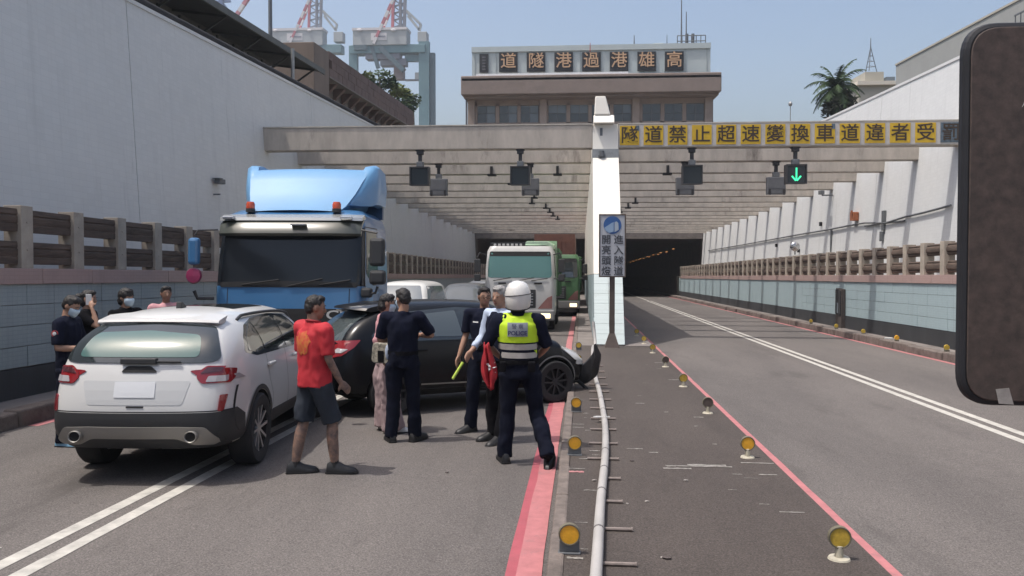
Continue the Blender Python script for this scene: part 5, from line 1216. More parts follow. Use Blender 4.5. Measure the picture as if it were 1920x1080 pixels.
# blue tractor, facing the camera (front at -y)
TB = empty('blue_truck', (0,0,0), R_(3.0), True, True); tag(TB, 'blue cab-over tractor truck with tall roof air deflector stopped behind the white SUV', 'truck')
TB.location = (-4.66, 12.75, -S*12.75)
W = 1.21
o, bv = cab(TB, [(W*.97, .0, 2.1, .18, .05, .42), (W, -.03, 2.1, .2, .05, .62), (W, -.03, 2.1, .2, .05, 1.30), (W, .0, 2.1, .2, .05, 1.66), (W, .0, 2.1, .2, .05, 1.70), (W*.99, .06, 2.1, .2, .05, 2.2), (W*.97, .125, 2.1, .22, .06, 2.64), (W*.965, .13, 2.1, .22, .06, 2.70), (W*.93, .22, 2.1, .25, .1, 2.86), (W*.84, .42, 2.05, .3, .2, 2.95)], M_tblue)
o.data.materials.append(M_tgl)
for p_ in o.data.polygons:
    if 1.69 < p_.center.z < 2.65 and p_.center.y < .24 and p_.normal.y < -.12: p_.material_index = 1
DIRS['N'] = (Vector((0,1,0)), lambda a, b: Vector((a, -9, b)))
add(patch(bv, 'N', rpoly([(-1.17, 1.70), (1.15, 1.70), (1.13, 2.62), (-1.13, 2.62)], .10), .006, .12), 'windscreen', M_tgl, TB, smooth=50)
add(patch(bv, 'N', rpoly([(-1.10, 1.68), (1.10, 1.68), (1.12, 1.76), (.4, 1.78), (-.4, 1.78), (-1.12, 1.76)], .03), .011, .12), 'scuttle', M_seam, TB)
vis = MB(); rs = []
for k in range(17):
    x = -1.15+2.30*k/16; c = 1-(abs(x)/1.2)**6; y = -.20*c+.10
    rs.append([(x, y+.02, 2.50), (x, y-.02, 2.54), (x, y+.05, 2.70), (x, y+.22, 2.79), (x, y+.24, 2.75), (x, y+.08, 2.66)])
vis.rings(rs); v_ = add(vis, 'sun_visor', M_visor, TB, smooth=40)
vt = MB(); rs = []
for k in range(17):
    x = -1.16+2.32*k/16; c = 1-(abs(x)/1.22)**6; y = -.13*c+.10
    rs.append([(x, y+.02, 2.75), (x, y+.04, 2.80), (x, y+.20, 2.86), (x, y+.3, 2.80)])
vt.rings(rs); add(vt, 'visor_top', mat('visor_silver', (0.42,0.43,0.42), 0.25, 0.6), v_, smooth=40)
for x in (-.98, .92): add(MB().box(x-.09, x+.09, -.04, .08, 2.765, 2.815), 'marker_light', M_chrome, v_, bevel=.01)
for x in (.18,): add(MB().box(x-.12, x+.12, -.145, -.06, 2.665, 2.685), 'visor_clip', M_chrome, v_)
# deflector
df = MB(); rs = []
for (wf, y0, zz, wt) in ((.72, .34, 2.92, 0), (.80, .48, 3.02, 0), (.90, .74, 3.25, 0), (.98, .98, 3.50, 0), (1.04, 1.16, 3.66, 0), (1.06, 1.26, 3.71, 0), (1.05, 1.40, 3.73, 0)):
    pts = []
    for k in range(15):
        u = -1+2*k/14; pts.append((wf*u, y0-.06*(1-u*u), zz+.02*(1-u*u)))
    rs.append(pts+[(wf*1.02, 2.05, zz), (-wf*1.02, 2.05, zz)])
df.rings(rs); d_ = add(df, 'roof_deflector', M_tblue2, TB, smooth=35)
for s in (-1, 1):
    rs = []
    for (y0, za, zb, xo) in ((.62, 3.02, 3.14, .86), (.85, 3.02, 3.36, .98), (1.1, 3.04, 3.62, 1.10), (1.3, 3.08, 3.80, 1.17), (1.6, 3.10, 3.84, 1.18), (2.15, 3.10, 3.80, 1.17)):
        rs.append([(s*(xo-.14), y0, za), (s*(xo-.02), y0, za+.03), (s*xo, y0, (za+zb)/2), (s*(xo-.03), y0, zb-.05), (s*(xo-.10), y0, zb), (s*(xo-.22), y0, zb-.02), (s*(xo-.26), y0, zb-.15)])
    add(MB().rings(rs), 'deflector_fin', M_tblue2, d_, smooth=45)
add(MB().box(-1.12, 1.12, 2.0, 2.12, 2.9, 3.6), 'deflector_back', M_tblued, d_)
for x in (-.72, .70):
    o = add(MB().cyl((x, .26, 2.90), (x, .26, 2.96), .075, n=16), 'beacon', M_bpl, TB); add(MB().lathe([(.07, 2.96), (.072, 3.03), (.055, 3.07), (0, 3.075)], 16, Matrix.Translation((x, .26, 0))), 'beacon_lens', mat('beacon_red', (0.50, 0.07, 0.025), 0.25, coat=0.6), o, smooth=50)
# lower front
for z0, z1, m in ((1.10, 1.34, M_seam), (.86, .98, M_seam), (.50, .74, M_bpl)): add(patch(bv, 'N', rpoly([(-1.04, z0), (1.04, z0), (1.02, z1), (-1.02, z1)], .03), .012, .12), 'grille_slot', m, TB)
sm = MB(); 
for x in (-.98, .98): seam(bv, 'N', [(x, 1.36), (x, 1.66)], .012, mb=sm)
add(sm, 'panel_seam', M_seam, TB)
tm = text('badge_letters', 'CF', .20, M_cab_w, TB, (.80, -.075, 1.24), extrude=.006, bold=.003, sx=1.5)
for s, side in ((1, 'R'), (-1, 'L')):
    add(patch(bv, side, rpoly([(.20, 1.90), (.30, 2.60), (1.15, 2.62), (1.15, 1.72), (.75, 1.70)], .05), .005, .12), 'side_window', M_tgl, TB, smooth=50)
    sm = seam(bv, side, [(.14, 1.0), (.14, 1.9), (.24, 2.66), (1.22, 2.68), (1.22, 1.0)], .014); add(sm, 'door_seam', M_seam, TB)
    add(seam(bv, side, [(.14, 1.55), (1.2, 1.58)], .03, .012), 'door_ridge', M_tblue2, TB)
    add(MB().box(min(s*1.0, s*1.22), max(s*1.0, s*1.22), -.08, .06, .62, .84), 'headlight', M_head, TB, bevel=.03)
# corner deflector on the near (image right) side: blue flap
add(MB().add([(1.20,.0,1.32),(1.24,.5,1.32),(1.24,.7,1.62),(1.22,.05,1.45),(1.16,.0,1.32),(1.2,.5,1.32),(1.2,.7,1.62),(1.18,.05,1.45)], [(0,1,2,3),(7,6,5,4),(0,4,5,1),(1,5,6,2),(2,6,7,3),(3,7,4,0)]), 'corner_flap', M_tblue2, TB)
# mirrors
add(MB().tube([(-1.16, .02, 2.60), (-1.42, -.14, 2.58), (-1.46, -.16, 2.50)], .014, 6).tube([(-1.2, .0, 1.50), (-1.42, -.12, 1.50), (-1.46, -.15, 1.62)], .028, 8), 'mirror_arm', M_bpl, TB)
add(MB().box(-1.55, -1.37, -.24, -.10, 2.03, 2.46), 'door_mirror', M_tblue, TB, bevel=.05); add(MB().lathe([(0,-.05),(.11,-.04),(.13,0),(.11,.05),(0,.06)], 18, Matrix.Translation((-1.46, -.17, 1.86)), axis='y'), 'round_mirror', mat('mirror_pink', (0.26,0.03,0.09), 0.35, coat=0.4), TB, smooth=50)
add(MB().tube([(1.16, .05, 2.6), (1.42, -.02, 2.55)], .018, 6), 'mirror_arm', M_bpl, TB)
add(MB().tube([(1.18, .05, 1.56), (1.40, .0, 1.60), (1.43, .0, 1.7)], .022, 8), 'mirror_arm', M_bpl, TB)
add(MB().box(1.31, 1.55, -.10, .04, 2.02, 2.47), 'door_mirror', M_bpl, TB, bevel=.05); add(MB().box(1.31, 1.57, -.12, .04, 1.73, 1.96), 'wide_mirror', M_bpl, TB, bevel=.05); add(MB().box(1.16, 1.34, -.02, .12, 1.52, 1.68), 'kerb_mirror', M_bpl, TB, bevel=.04)
# wipers
add(MB().tube([(-.75, -.02, 1.72), (-.15, -.03, 1.80)], .012, 5).tube([(.0, -.02, 1.70), (.55, -.03, 1.82)], .012, 5).tube([(.5, -.02, 1.72), (1.0, -.02, 1.80)], .012, 5), 'wiper', M_seam, TB)
# chassis, fuel tank and wheels
add(MB().box(-.5, .5, .3, 6.6, .62, .9).box(-1.1, 1.1, 4.2, 6.2, .98, 1.10), 'chassis', M_bpl, TB)
add(MB().box(.75, 1.2, 2.4, 3.6, .55, 1.15), 'fuel_tank', M_sil, TB, bevel=.06); add(MB().box(-1.2, -.75, 2.4, 3.4, .55, 1.1), 'battery_box', M_bpl, TB, bevel=.03)
for sx in (-1, 1):
    wheel(TB, sx*1.02, 1.32, .50, .30, sx, False, 8, 'n'); wheel(TB, sx*.95, 5.2, .50, .5, sx, False, 8, 'n')
    add(MB().box(sx*1.2-.02, sx*1.2+.02, .72, 1.92, .45, 1.08), 'wheel_arch', M_well, TB)

# white-cab dump truck
def dump(x, y, label, cabm, boxm, glass, boxh, name, rz_=0, bx1=6.5, lit=True, bw=1.22):
    T = tag(empty(name, (0,0,0), rz_, True, True), label, 'truck'); T.location = (x, y, -S*y); W = 1.19
    o, bv = cab(T, [(W*.97, .03, 1.9, .16, .05, .50), (W, -.02, 1.9, .18, .05, .70), (W, -.02, 1.9, .18, .05, 1.5), (W*.99, .04, 1.9, .2, .05, 2.1), (W*.96, .14, 1.9, .22, .05, 2.72), (W*.90, .25, 1.9, .28, .1, 2.90)], cabm)
    add(patch(bv, 'N', rpoly([(-1.09, 1.82), (1.09, 1.82), (1.04, 2.70), (-1.04, 2.70)], .12), .008, .15), 'windscreen', glass, T, smooth=50)
    add(patch(bv, 'N', rpoly([(-1.04, 2.55), (1.04, 2.55), (1.03, 2.71), (-1.03, 2.71)], .05), .012, .15), 'sun_strip', M_seam, T)
    gr = add(patch(bv, 'N', rpoly([(-.55, .80), (.55, .80), (.55, 1.42), (-.55, 1.42)], .03), .012, .15), 'grille', M_bpl, T)
    for k in range(5): add(MB().box(-.38, .46, -.055, -.035, .89+k*.095, .92+k*.095), 'grille_bar', M_rimm, gr)
    add(MB().box(-1.19, 1.19, -.16, .1, .38, .74), 'bumper', mat('bumper_grey', (0.22,0.22,0.22), 0.5, grime=0.4), T, bevel=.05); add(MB().box(-1.0, 1.0, -.14, .1, .22, .37), 'under_bar', M_bpl, T)
    for s in (-1, 1):
        add(MB().box(min(s*.72, s*1.05), max(s*.72, s*1.05), -.185, -.10, .46, .62), 'headlight', mat('lit_headlamp', (0.9,0.8,0.6), 0.3, emit=(1.0,0.80,0.45), estr=1.6) if (lit and s > 0) else M_head, T, bevel=.02)
        add(patch(bv, 'N', [(s*.62, .78), (s*1.1, .78), (s*1.1, 1.22), (s*.95, 1.15)], .012, .1), 'corner_panel', mat('corner_maroon', (0.22,0.10,0.09), 0.5) if s > 0 else cabm, T)
        add(MB().tube([(s*1.14, .1, 2.6), (s*1.36, -.12, 2.66), (s*1.42, -.14, 2.5)], .02, 6).tube([(s*1.16, .08, 1.8), (s*1.36, -.1, 1.78), (s*1.42, -.12, 1.9)], .02, 6), 'mirror_arm', M_bpl, T)
        add(MB().box(s*1.42-.11, s*1.42+.11, -.2, -.1, 2.0, 2.45), 'door_mirror', M_bpl, T, bevel=.03); add(MB().box(s*1.42-.11, s*1.42+.11, -.2, -.1, 1.70, 1.94), 'wide_mirror', M_bpl, T, bevel=.03)
        add(patch(bv, 'R' if s > 0 else 'L', rpoly([(.25, 1.9), (.35, 2.6), (1.1, 2.6), (1.1, 1.8)], .05), .006, .15), 'side_window', M_tgl, T)
    for gx in (-.72, .50): add(MB().box(gx, gx+.26, -.07, -.03, 1.60, 1.66), 'grab_handle', M_seam, T, bevel=.01)
    add(MB().tube([(-.9, -.03, 1.72), (-.3, -.03, 1.82)], .014, 5).tube([(-.1, -.03, 1.72), (.5, -.03, 1.82)], .014, 5).tube([(.4, -.03, 1.72), (.95, -.03, 1.8)], .014, 5), 'wiper', M_seam, T)
    bxm = add(MB().box(-bw, bw, 2.1, bx1, 1.15, 1.15+boxh), 'load_box', boxm, T, bevel=.04)
    for k in range(6):
        y = 2.3+k*.8
        for s in (-1, 1): add(MB().box(min(s*bw, s*(bw+.05)), max(s*bw, s*(bw+.05)), y, y+.1, 1.15, 1.15+boxh), 'box_rib', boxm, bxm)
    add(MB().box(-.5, .5, .4, bx1, .65, .98), 'chassis', M_bpl, T)
    for sx in (-1, 1):
        for y in (1.25, 4.3, 5.55): wheel(T, sx*1.0, y, .50, .30, sx, True, 8, 'n')
    return T, bv
M_grn = mat('truck_green', (0.065, 0.16, 0.07), 0.5, var=0.3, vscale=2, grime=0.4); M_lgrn = mat('pale_green', (0.30, 0.44, 0.29), 0.45, coat=0.3); M_gteal2 = mat('green_glass', (0.07, 0.17, 0.15), 0.08, spec=0.7, coat=0.5)
T, bv = dump(-2.08, 27.8, 'white-cab dump truck with a green body and one headlamp lit before the tunnel', M_cab_w, M_grn, M_gteal2, 1.75, 'dump_truck', 0)
# load guard over the cab: pale green half
rs = []
for (y0, z, w0) in ((.55, 2.94, .0), (.7, 3.05, .0), (1.4, 3.12, 0)): rs.append([(.15, y0, z), (.9, y0+.02, z), (1.12, y0+.15, z-.12), (1.16, 2.0, z-.12), (.15, 2.0, z)])
add(MB().rings(rs), 'roof_fairing', M_lgrn, T, smooth=40); add(MB().box(-1.1, .14, .7, 2.0, 2.92, 3.06), 'roof_rack', M_bpl, T); add(MB().box(.1, 1.2, 2.02, 2.1, 1.2, 3.15), 'fairing_side', M_lgrn, T)
for k in range(7): add(MB().box(-.95+k*.15, -.87+k*.15, .60, .68, 2.93, 3.0), 'roof_lamp', M_cab_w, T)
dump(-1.25, 38.5, 'green truck queuing behind the white-cab dump truck with a headlamp on', M_grn, M_grn, M_gdark, 1.7, 'green_truck', 0)
CN = tag(empty('container_truck', (-1.6, 47.5, -S*47.5), 0, False, True), 'truck carrying a rust-brown container at the mouth of the left tunnel', 'truck')
M_cont = mat('container_brown', (0.16, 0.065, 0.045), 0.7, var=0.4, vscale=2)
cb = add(MB().box(-1.22, 1.22, 1.9, 13, 1.5, 4.4), 'container', M_cont, CN)
for k in range(10):
    add(MB().box(-1.15+k*.24, -1.05+k*.24, 1.86, 1.9, 1.55, 4.05), 'container_rib', M_cont, cb)
o, bv = cab(CN, [(1.15, .0, 1.7, .18, .05, .45), (1.18, -.03, 1.7, .2, .05, 1.3), (1.15, .1, 1.7, .22, .06, 2.6), (1.05, .25, 1.7, .28, .1, 2.85)], M_tblued)
add(patch(bv, 'N', rpoly([(-1.05, 1.6), (1.05, 1.6), (1.0, 2.5), (-1.0, 2.5)], .1), .008, .15), 'windscreen', M_tgl, CN)
add(MB().box(-.5, .5, .3, 12, .7, 1.4), 'chassis', M_bpl, CN)
for sx in (-1, 1):
    for y in (1.2, 9.5, 10.8): wheel(CN, sx*1.0, y, .5, .3, sx, True, 6, 'n')
# queue cars facing the camera
def queue_car(x, y, label, paint, name, kw, rz_=0, glass=M_gdark, lamp=False):
    T = tag(empty(name, (x, y, -S*y), math.pi+rz_, False, True), label, 'van' if 'van' in name else 'car')
    rg = car_rings(**kw); wy2 = kw['L']/2-.88
    o, bv = hull_from_rings(rg, [0,-.02,-.05,-.07,-.06,-.05,-.05,-.03,0], [0,.05,.08,.10,.09,.07,.05,.03,0], paint, 'body', T, [(kw['W']/2, -wy2), (kw['W']/2, wy2)], (.32, .36), 2)
    H, W = kw['H'], kw['W']/2; hd = kw['hood']
    add(patch(bv, 'F', rpoly([(-W*.78, hd+.07), (W*.78, hd+.07), (W*.60, H-.13), (-W*.60, H-.13)], .05), .006, .1), 'windscreen', glass, T, smooth=50)
    for s, side in ((1, 'R'), (-1, 'L')):
        add(patch(bv, 'F', rpoly([(s*W*.52, hd-.35), (s*W*.92, hd-.25), (s*W*.92, hd-.38), (s*W*.55, hd-.43)], .02), .01, .06), 'headlight', M_head, T)
        add(MB().box(min(s*W, s*(W+.17)), max(s*W, s*(W+.17)), kw['ws'][0]+.15, kw['ws'][0]+.25, hd+.02, hd+.16), 'door_mirror', paint, T, bevel=.03)
        add(patch(bv, side, rpoly([(-kw['L']/2+.7, kw['belt']+.06), (-kw['L']/2+.95, H-.16), (kw['ws'][0]-.1, H-.14), (kw['ws'][1]-.35, kw['belt']+.05)], .05), .005, .12), 'side_window', glass, T)
    add(patch(bv, 'F', rpoly([(-W*.5, hd-.60), (W*.5, hd-.60), (W*.52, hd-.38), (-W*.52, hd-.38)], .03), .01, .08), 'grille', M_bpl, T)
    for sx in (-1, 1):
        for yy in (-wy2, wy2): wheel(T, sx*(W-.12), yy, .32, .2, sx, False, 8, 'n')
    return T, bv
V, bv = queue_car(-5.05, 24.0, 'white van with a silver windscreen behind the blue truck, left of the grey car', mat('van_white', (0.60,0.60,0.57), 0.35, coat=0.4), 'white_van', dict(L=4.6, W=1.75, H=1.72, belt=1.10, hood=1.04, rear_rake=.12, ws=(1.0, 1.62), gh=.93, ground=.2), 0, mat('silver_glass', (0.18,0.20,0.21), 0.12, spec=1.0))
queue_car(-4.0, 28.2, 'dark grey car in the queue between the white van and the dump truck', mat('car_grey', (0.10,0.105,0.11), 0.35, coat=0.5), 'grey_car', dict(L=4.6, W=1.8, H=1.62, belt=1.0, hood=1.0, rear_rake=.4, ws=(.5, 1.2), gh=.82, ground=.2), 0, mat('grey_glass', (0.11,0.12,0.125), 0.15, spec=1.0))
queue_car(-4.25, 35.5, 'silver car far back in the queue next to the dump truck', mat('car_silver', (0.45,0.46,0.44), 0.35, 0.3, coat=0.4), 'silver_car', dict(L=4.6, W=1.8, H=1.68, belt=1.0, hood=1.0, rear_rake=.4, ws=(.5, 1.2), gh=.82, ground=.2))
# ---------------------------------------------------------------- people
M_skin = mat('skin', (0.36, 0.21, 0.145), 0.55, var=0.12, vscale=14, spec=0.35); M_skin2 = mat('skin_tanned', (0.27, 0.15, 0.10), 0.55, var=0.15, vscale=14)
M_tatt = mat('tattooed_skin', (0.30, 0.18, 0.13), 0.55, var=0.6, vscale=18, col2=(0.085, 0.068, 0.065)); M_hair = mat('hair_black', (0.012, 0.010, 0.010), 0.55, var=0.4, vscale=60, bump=0.4, bscale=150)
M_grey = mat('hair_grey', (0.34, 0.33, 0.32), 0.6, var=0.4, vscale=50, bump=0.4, bscale=150); M_eye = mat('eye_dark', (0.02, 0.015, 0.012), 0.3); M_lip = mat('lips', (0.26, 0.10, 0.085), 0.5)
M_navy = mat('navy_cloth', (0.0095, 0.012, 0.026), 0.92, spec=0.12, var=0.35, vscale=9); M_navy2 = mat('navy_trousers', (0.0075, 0.0095, 0.020), 0.92, spec=0.12, var=0.3, vscale=9); M_blk2 = mat('black_cloth', (0.007, 0.007, 0.009), 0.92, spec=0.12, var=0.3, vscale=9)
M_redc = mat('red_cloth', (0.48, 0.020, 0.032), 0.8, var=0.25, vscale=8); M_short = mat('dark_blue_shorts', (0.016, 0.024, 0.038), 0.8, var=0.3, vscale=9)
M_pinkc = mat('pink_cloth', (0.55, 0.28, 0.30), 0.8, var=0.15, vscale=8); M_mauve = mat('mauve_cloth', (0.34, 0.25, 0.255), 0.85, var=0.2, vscale=8); M_lbl = mat('light_blue_cloth', (0.40, 0.47, 0.60), 0.75)
M_hiv = mat('hi_vis_yellow', (0.50, 0.72, 0.02), 0.7, var=0.12, vscale=10); M_refl = mat('reflective_band', (0.40, 0.38, 0.36), 0.4, var=0.2, vscale=18); M_shoe = mat('shoe_black', (0.012, 0.012, 0.013), 0.5); M_mask = mat('mask_blue', (0.42, 0.52, 0.60), 0.7)
M_whc = mat('white_cloth', (0.62, 0.62, 0.62), 0.7); M_helm = mat('helmet_white', (0.62, 0.61, 0.58), 0.25, coat=0.7); M_lshoe = mat('light_blue_shoe', (0.22, 0.42, 0.58), 0.5, var=0.3, vscale=30); M_gsock = mat('grey_cloth', (0.22, 0.22, 0.22), 0.8)
def loft(mb, cs, ax, ab, n=20):      # ellipses: centres, lateral axis, (half width, half depth)
    rs = []
    for i, (c, (a, b)) in enumerate(zip(cs, ab)):
        d = (Vector(cs[min(i+1, len(cs)-1)])-Vector(cs[max(i-1, 0)])).normalized(); x = (ax-d*ax.dot(d)).normalized(); y = d.cross(x)
        rs.append([Vector(c)+x*a*math.copysign(abs(math.cos(2*math.pi*k/n))**.85, math.cos(2*math.pi*k/n))+y*b*math.sin(2*math.pi*k/n) for k in range(n)])
    mb.rings(rs)
def limb(mb, pts, rs, n=12):
    # tapered and rounded at the ends, with a swell in the middle of each segment
    P = [Vector(p) for p in pts]; Q = []; R = []
    for i in range(len(P)-1):
        for k in range(4):
            t = k/4; Q.append(P[i].lerp(P[i+1], t)); R.append(rs[i]*(1-t)+rs[i+1]*t+.10*rs[i]*math.sin(math.pi*t))
    Q.append(P[-1]); R.append(rs[-1]); mb.tube(Q, R, n)
    for p, r in ((P[0], rs[0]), (P[-1], rs[-1])): mb.ell(p, (r, r, r), 10, 7)
def hand(mb, w_, d, nrm, side, curl=.6, sc_=1.0):
    d = d.normalized(); nrm = (nrm-d*nrm.dot(d)).normalized(); sd = d.cross(nrm)*side
    M = Matrix((sd, nrm, d)).transposed()
    mb.ell(w_+d*.045*sc_, (.040*sc_, .017*sc_, .052*sc_), 12, 8, M)
    for i, (o, L) in enumerate(((-.030, .060), (-.010, .074), (.010, .070), (.029, .056))):
        p = w_+d*.082*sc_+sd*o*sc_; a = curl*(.35+.07*i); pts = [p-d*.03]
        dd = d.copy()
        for k in range(3):
            dd = (dd*math.cos(a)+nrm*math.sin(a)).normalized(); nn = nrm; pts.append(pts[-1]+dd*(L*sc_*(.5, .32, .26)[k]+(.03 if k == 0 else 0))); 
        mb.tube(pts, [.0105*sc_, .0100*sc_, .0092*sc_, .0075*sc_], 8); mb.ell(pts[-1], (.0075*sc_,)*3, 6, 4)
    p = w_+d*.02*sc_-sd*.030*sc_; mb.tube([p, p+(d*.6-sd*.8+nrm*.3).normalized()*.035*sc_, p+(d*.9-sd*.9+nrm*.6).normalized()*.062*sc_], [.014*sc_, .012*sc_, .009*sc_], 8)
def shoe(par, ank, toe, m, mb_only=None, sole=None, heel_up=0.0, L=.27):
    t = Vector((toe[0], toe[1], 0)).normalized(); s = Vector((-t.y, t.x, 0)); M = Matrix((s, t, Vector((0,0,1)))).transposed()
    tilt = Matrix.Rotation(-heel_up, 3, s) if heel_up else Matrix.Identity(3)
    c = Vector(ank); g = c.z-.085; o = Vector((c.x, c.y, g)); piv = o+t*.14
    def T(v): return piv+tilt @ (v-piv) if heel_up else v
    b = MB(); rs = []
    for (u, w_, h) in ((-.075, .020, .035), (-.065, .036, .085), (-.02, .040, .115), (.03, .041, .100), (.08, .046, .070), (.13, .047, .055), (.17, .038, .045), (.195, .015, .025)):
        k = L/.27*1.12; ring = []
        for (a, q) in ((-1, 0), (-1.02, .3), (-.8, .75), (-.35, 1), (.35, 1), (.8, .75), (1.02, .3), (1, 0)): ring.append(T(o+t*u*k+s*a*w_*1.13+Vector((0,0,q*h*1.1+.004))))
        rs.append(ring)
    b.rings(rs); oo = b.build('shoe', m, par, smooth=50)
    b = MB(); rs = []
    for (u, w_) in ((-.08, .025), (-.065, .04), (.0, .042), (.09, .050), (.14, .050), (.185, .035), (.202, .012)): rs.append([T(o+t*u*(L/.27)*1.12+s*a*w_*1.14+Vector((0,0,q))) for a, q in ((-1, 0), (-1, .022), (1, .022), (1, 0))])
    b.rings(rs); b.build('sole', sole or M_shoe, oo); return oo
def wrinkle(me, amp=.006, sx=14, seed=0):
    for v in me.vertices:
        n = noise.noise(Vector((v.co.x*sx+seed, v.co.y*sx, v.co.z*sx*.55)))+.5*noise.noise(Vector((v.co.x*sx*2.2, v.co.y*sx*2.2+seed, v.co.z*sx*1.3)))
        v.co += v.normal*amp*n
def person(name_label, x, y, rz_, H=1.72, skin=M_skin, top=M_navy, bottom=M_navy2, shoes=M_shoe, hair=M_hair, sleeve=.8, short=False, pose=None, head=(0, 0, 0),
           mask=False, glasses=False, face=True, vox=.010, fem=False, wide=1.0, helmet=False, hair_s=1.0, bun=False, tuck=True, limbskin=None, build=1.0, z0=0, base_mat=None):
    vox = .011 if y < 9.6 and x > -5 else .014
    T = tag(empty('person', (x, y, 0), rz_), name_label, 'person', None); T.location = (x, y, -S*y+z0); k = H/1.72; T.scale = (k, k, k)
    sh = .165 if fem else .19; hp = .095
    P = dict(pel=(0,0,.93), chest=(0,.0,1.27), neck=(0,-.01,1.46), head=(0,.015,1.60), shL=(-sh,-.01,1.40), shR=(sh,-.01,1.40), elL=(-sh-.05,-.02,1.12), elR=(sh+.05,-.02,1.12), wrL=(-sh-.06,.06,.87), wrR=(sh+.06,.06,.87),
             hiL=(-hp,0,.90), hiR=(hp,0,.90), knL=(-.11,.015,.49), knR=(.11,.015,.49), anL=(-.12,-.01,.085), anR=(.12,-.01,.085), toL=(-.15,1,0), toR=(.15,1,0), hL=None, hR=None, upL=0, upR=0, curl=.6)
    P.update(pose or {}); V = {a: (Vector(b) if isinstance(b, tuple) else b) for a, b in P.items()}
    ax = (V['shR']-V['shL']).normalized(); B = build
    sk = MB()
    # torso, neck
    pel, ch, nk = V['pel'], V['chest'], V['neck']
    cs = [pel+Vector((0,0,-.06)), pel, pel.lerp(ch, .35), pel.lerp(ch, .75), ch, ch.lerp(nk, .55), nk+Vector((0,0,-.015)), nk+Vector((0,0,.03))]
    ab = [(.145*B,.10*B), (.155*B,.11*B), (.135*B if fem else .140*B,.098*B), (.150*B,.108*B), (.160*B,.112*B), (.150*B,.098*B), (.075,.065), (.052,.055)]
    loft(sk, cs, ax, [(a-.008, b-.008) for a, b in ab])
    hd = V['head']; HM = Euler((R_(head[0]), R_(head[1]), R_(head[2])), 'XYZ').to_matrix().to_4x4()
    sk.tube([nk+Vector((0,0,-.04)), hd+HM @ Vector((0,-.02,-.06))], [.058, .052], 14)
    def hp_(v): return hd+HM @ Vector(v)
    R3 = HM
    sk.ell(hp_((0,-.008,.022)), (.074,.092,.094), 20, 14, R3); sk.ell(hp_((0,.030,-.045)), (.056,.058,.068), 16, 10, R3); sk.ell(hp_((0,.058,-.082)), (.028,.026,.022), 12, 8, R3)
    sk.ell(hp_((0,.055,.012)), (.058,.032,.040), 12, 8, R3)
    sk.tube([hp_((0,.078,.012)), hp_((0,.100,-.022)), hp_((0,.088,-.034))], [.010,.016,.013], 8)
    for s in (-1, 1): sk.ell(hp_((s*.075,-.008,-.008)), (.010,.018,.030), 8, 6, R3); sk.ell(hp_((s*.035,.062,-.022)), (.022,.018,.02), 8, 6, R3)
    # arms
    for s, q in ((-1, 'L'), (1, 'R')):
        a, b_, c = V['sh'+q], V['el'+q], V['wr'+q]; f = .88 if fem else 1.0
        limb(sk, [a, b_, c], [.048*f*B, .038*f, .026*f]); d = (V['h'+q] if V['h'+q].length < .2 else V['h'+q]-c) if V['h'+q] is not None else (c-b_)
        hand(sk, c, d, (Vector((-s, .25, 0)) if V.get('n'+q) is None else V['n'+q]), s, P['curl'], .95 if fem else 1.03)
        a, b_, c = V['hi'+q], V['kn'+q], V['an'+q]
        lk = 1.0 if short else .66
        limb(sk, [a, b_], [.080*B*lk, .052*lk]); limb(sk, [b_, b_.lerp(c, .33)+Vector((0,-.012,0)), c], [.050*lk, .056*lk, .036]); sk.ell(c+Vector((0,.0,-.035)), (.030,.035,.03), 8, 6)
    me = fuse(sk, vox, 2); body = link_mesh('body', me, limbskin or skin, T)
    if limbskin:     # face keeps its plain tone
        me.materials.append(skin)
        for p in me.polygons:
            if p.center.z > nk.z-.03: p.material_index = 1
    # trousers or shorts
    tb = MB(); loft(tb, [pel+Vector((0,0,-.09)), pel+Vector((0,0,-.02)), pel+Vector((0,0,.10)) if tuck else pel+Vector((0,0,.06))], ax, [(.160*B,.118*B), (.165*B,.122*B), (.150*B,.112*B)])
    if not tuck: tb = MB(); loft(tb, [pel+Vector((0,0,-.09)), pel+Vector((0,0,-.02)), pel+Vector((0,0,.04))], ax, [(.148*B,.100*B), (.145*B,.100*B), (.13*B,.09*B)])
    for q in 'LR':
        a, b_, c = V['hi'+q], V['kn'+q], V['an'+q]
        if short: tb.tube([a+Vector((0,0,-.02)), a.lerp(b_, .5), a.lerp(b_, .97)], [.095*B, .098*wide, .100*wide], 16)
        else:
            e = c+(c-b_).normalized()*.01
            tb.tube([a+Vector((0,0,-.02)), a.lerp(b_, .5), b_, b_.lerp(e, .45)+Vector((0,-.008,0)), e+Vector((0,0,-.02))], [.098*B, .091*wide, .079*wide, .075*wide, .073*wide*(1.2 if wide > 1.2 else 1)], 16)
    me = fuse(tb, .015, 1); wrinkle(me, .016, 12, x*7); tr = link_mesh('shorts' if short else 'trousers', me, bottom, T)
    # shirt with sleeves
    tb = MB(); lo = pel+Vector((0,0,-.08 if not tuck else .03))
    e_ = .014
    cs2 = [lo, pel.lerp(ch, .3), pel.lerp(ch, .75), ch, ch.lerp(nk, .5), nk+Vector((0,0,-.03)), nk+Vector((0,0,.012))]
    ab2 = [(.172*B,.128*B) if not tuck else (.160*B,.118*B), (.158*B,.116*B), (.166*B,.124*B), (.174*B,.126*B), (.168*B,.114*B), (.092,.080), (.066,.068)]
    loft(tb, cs2, ax, ab2)
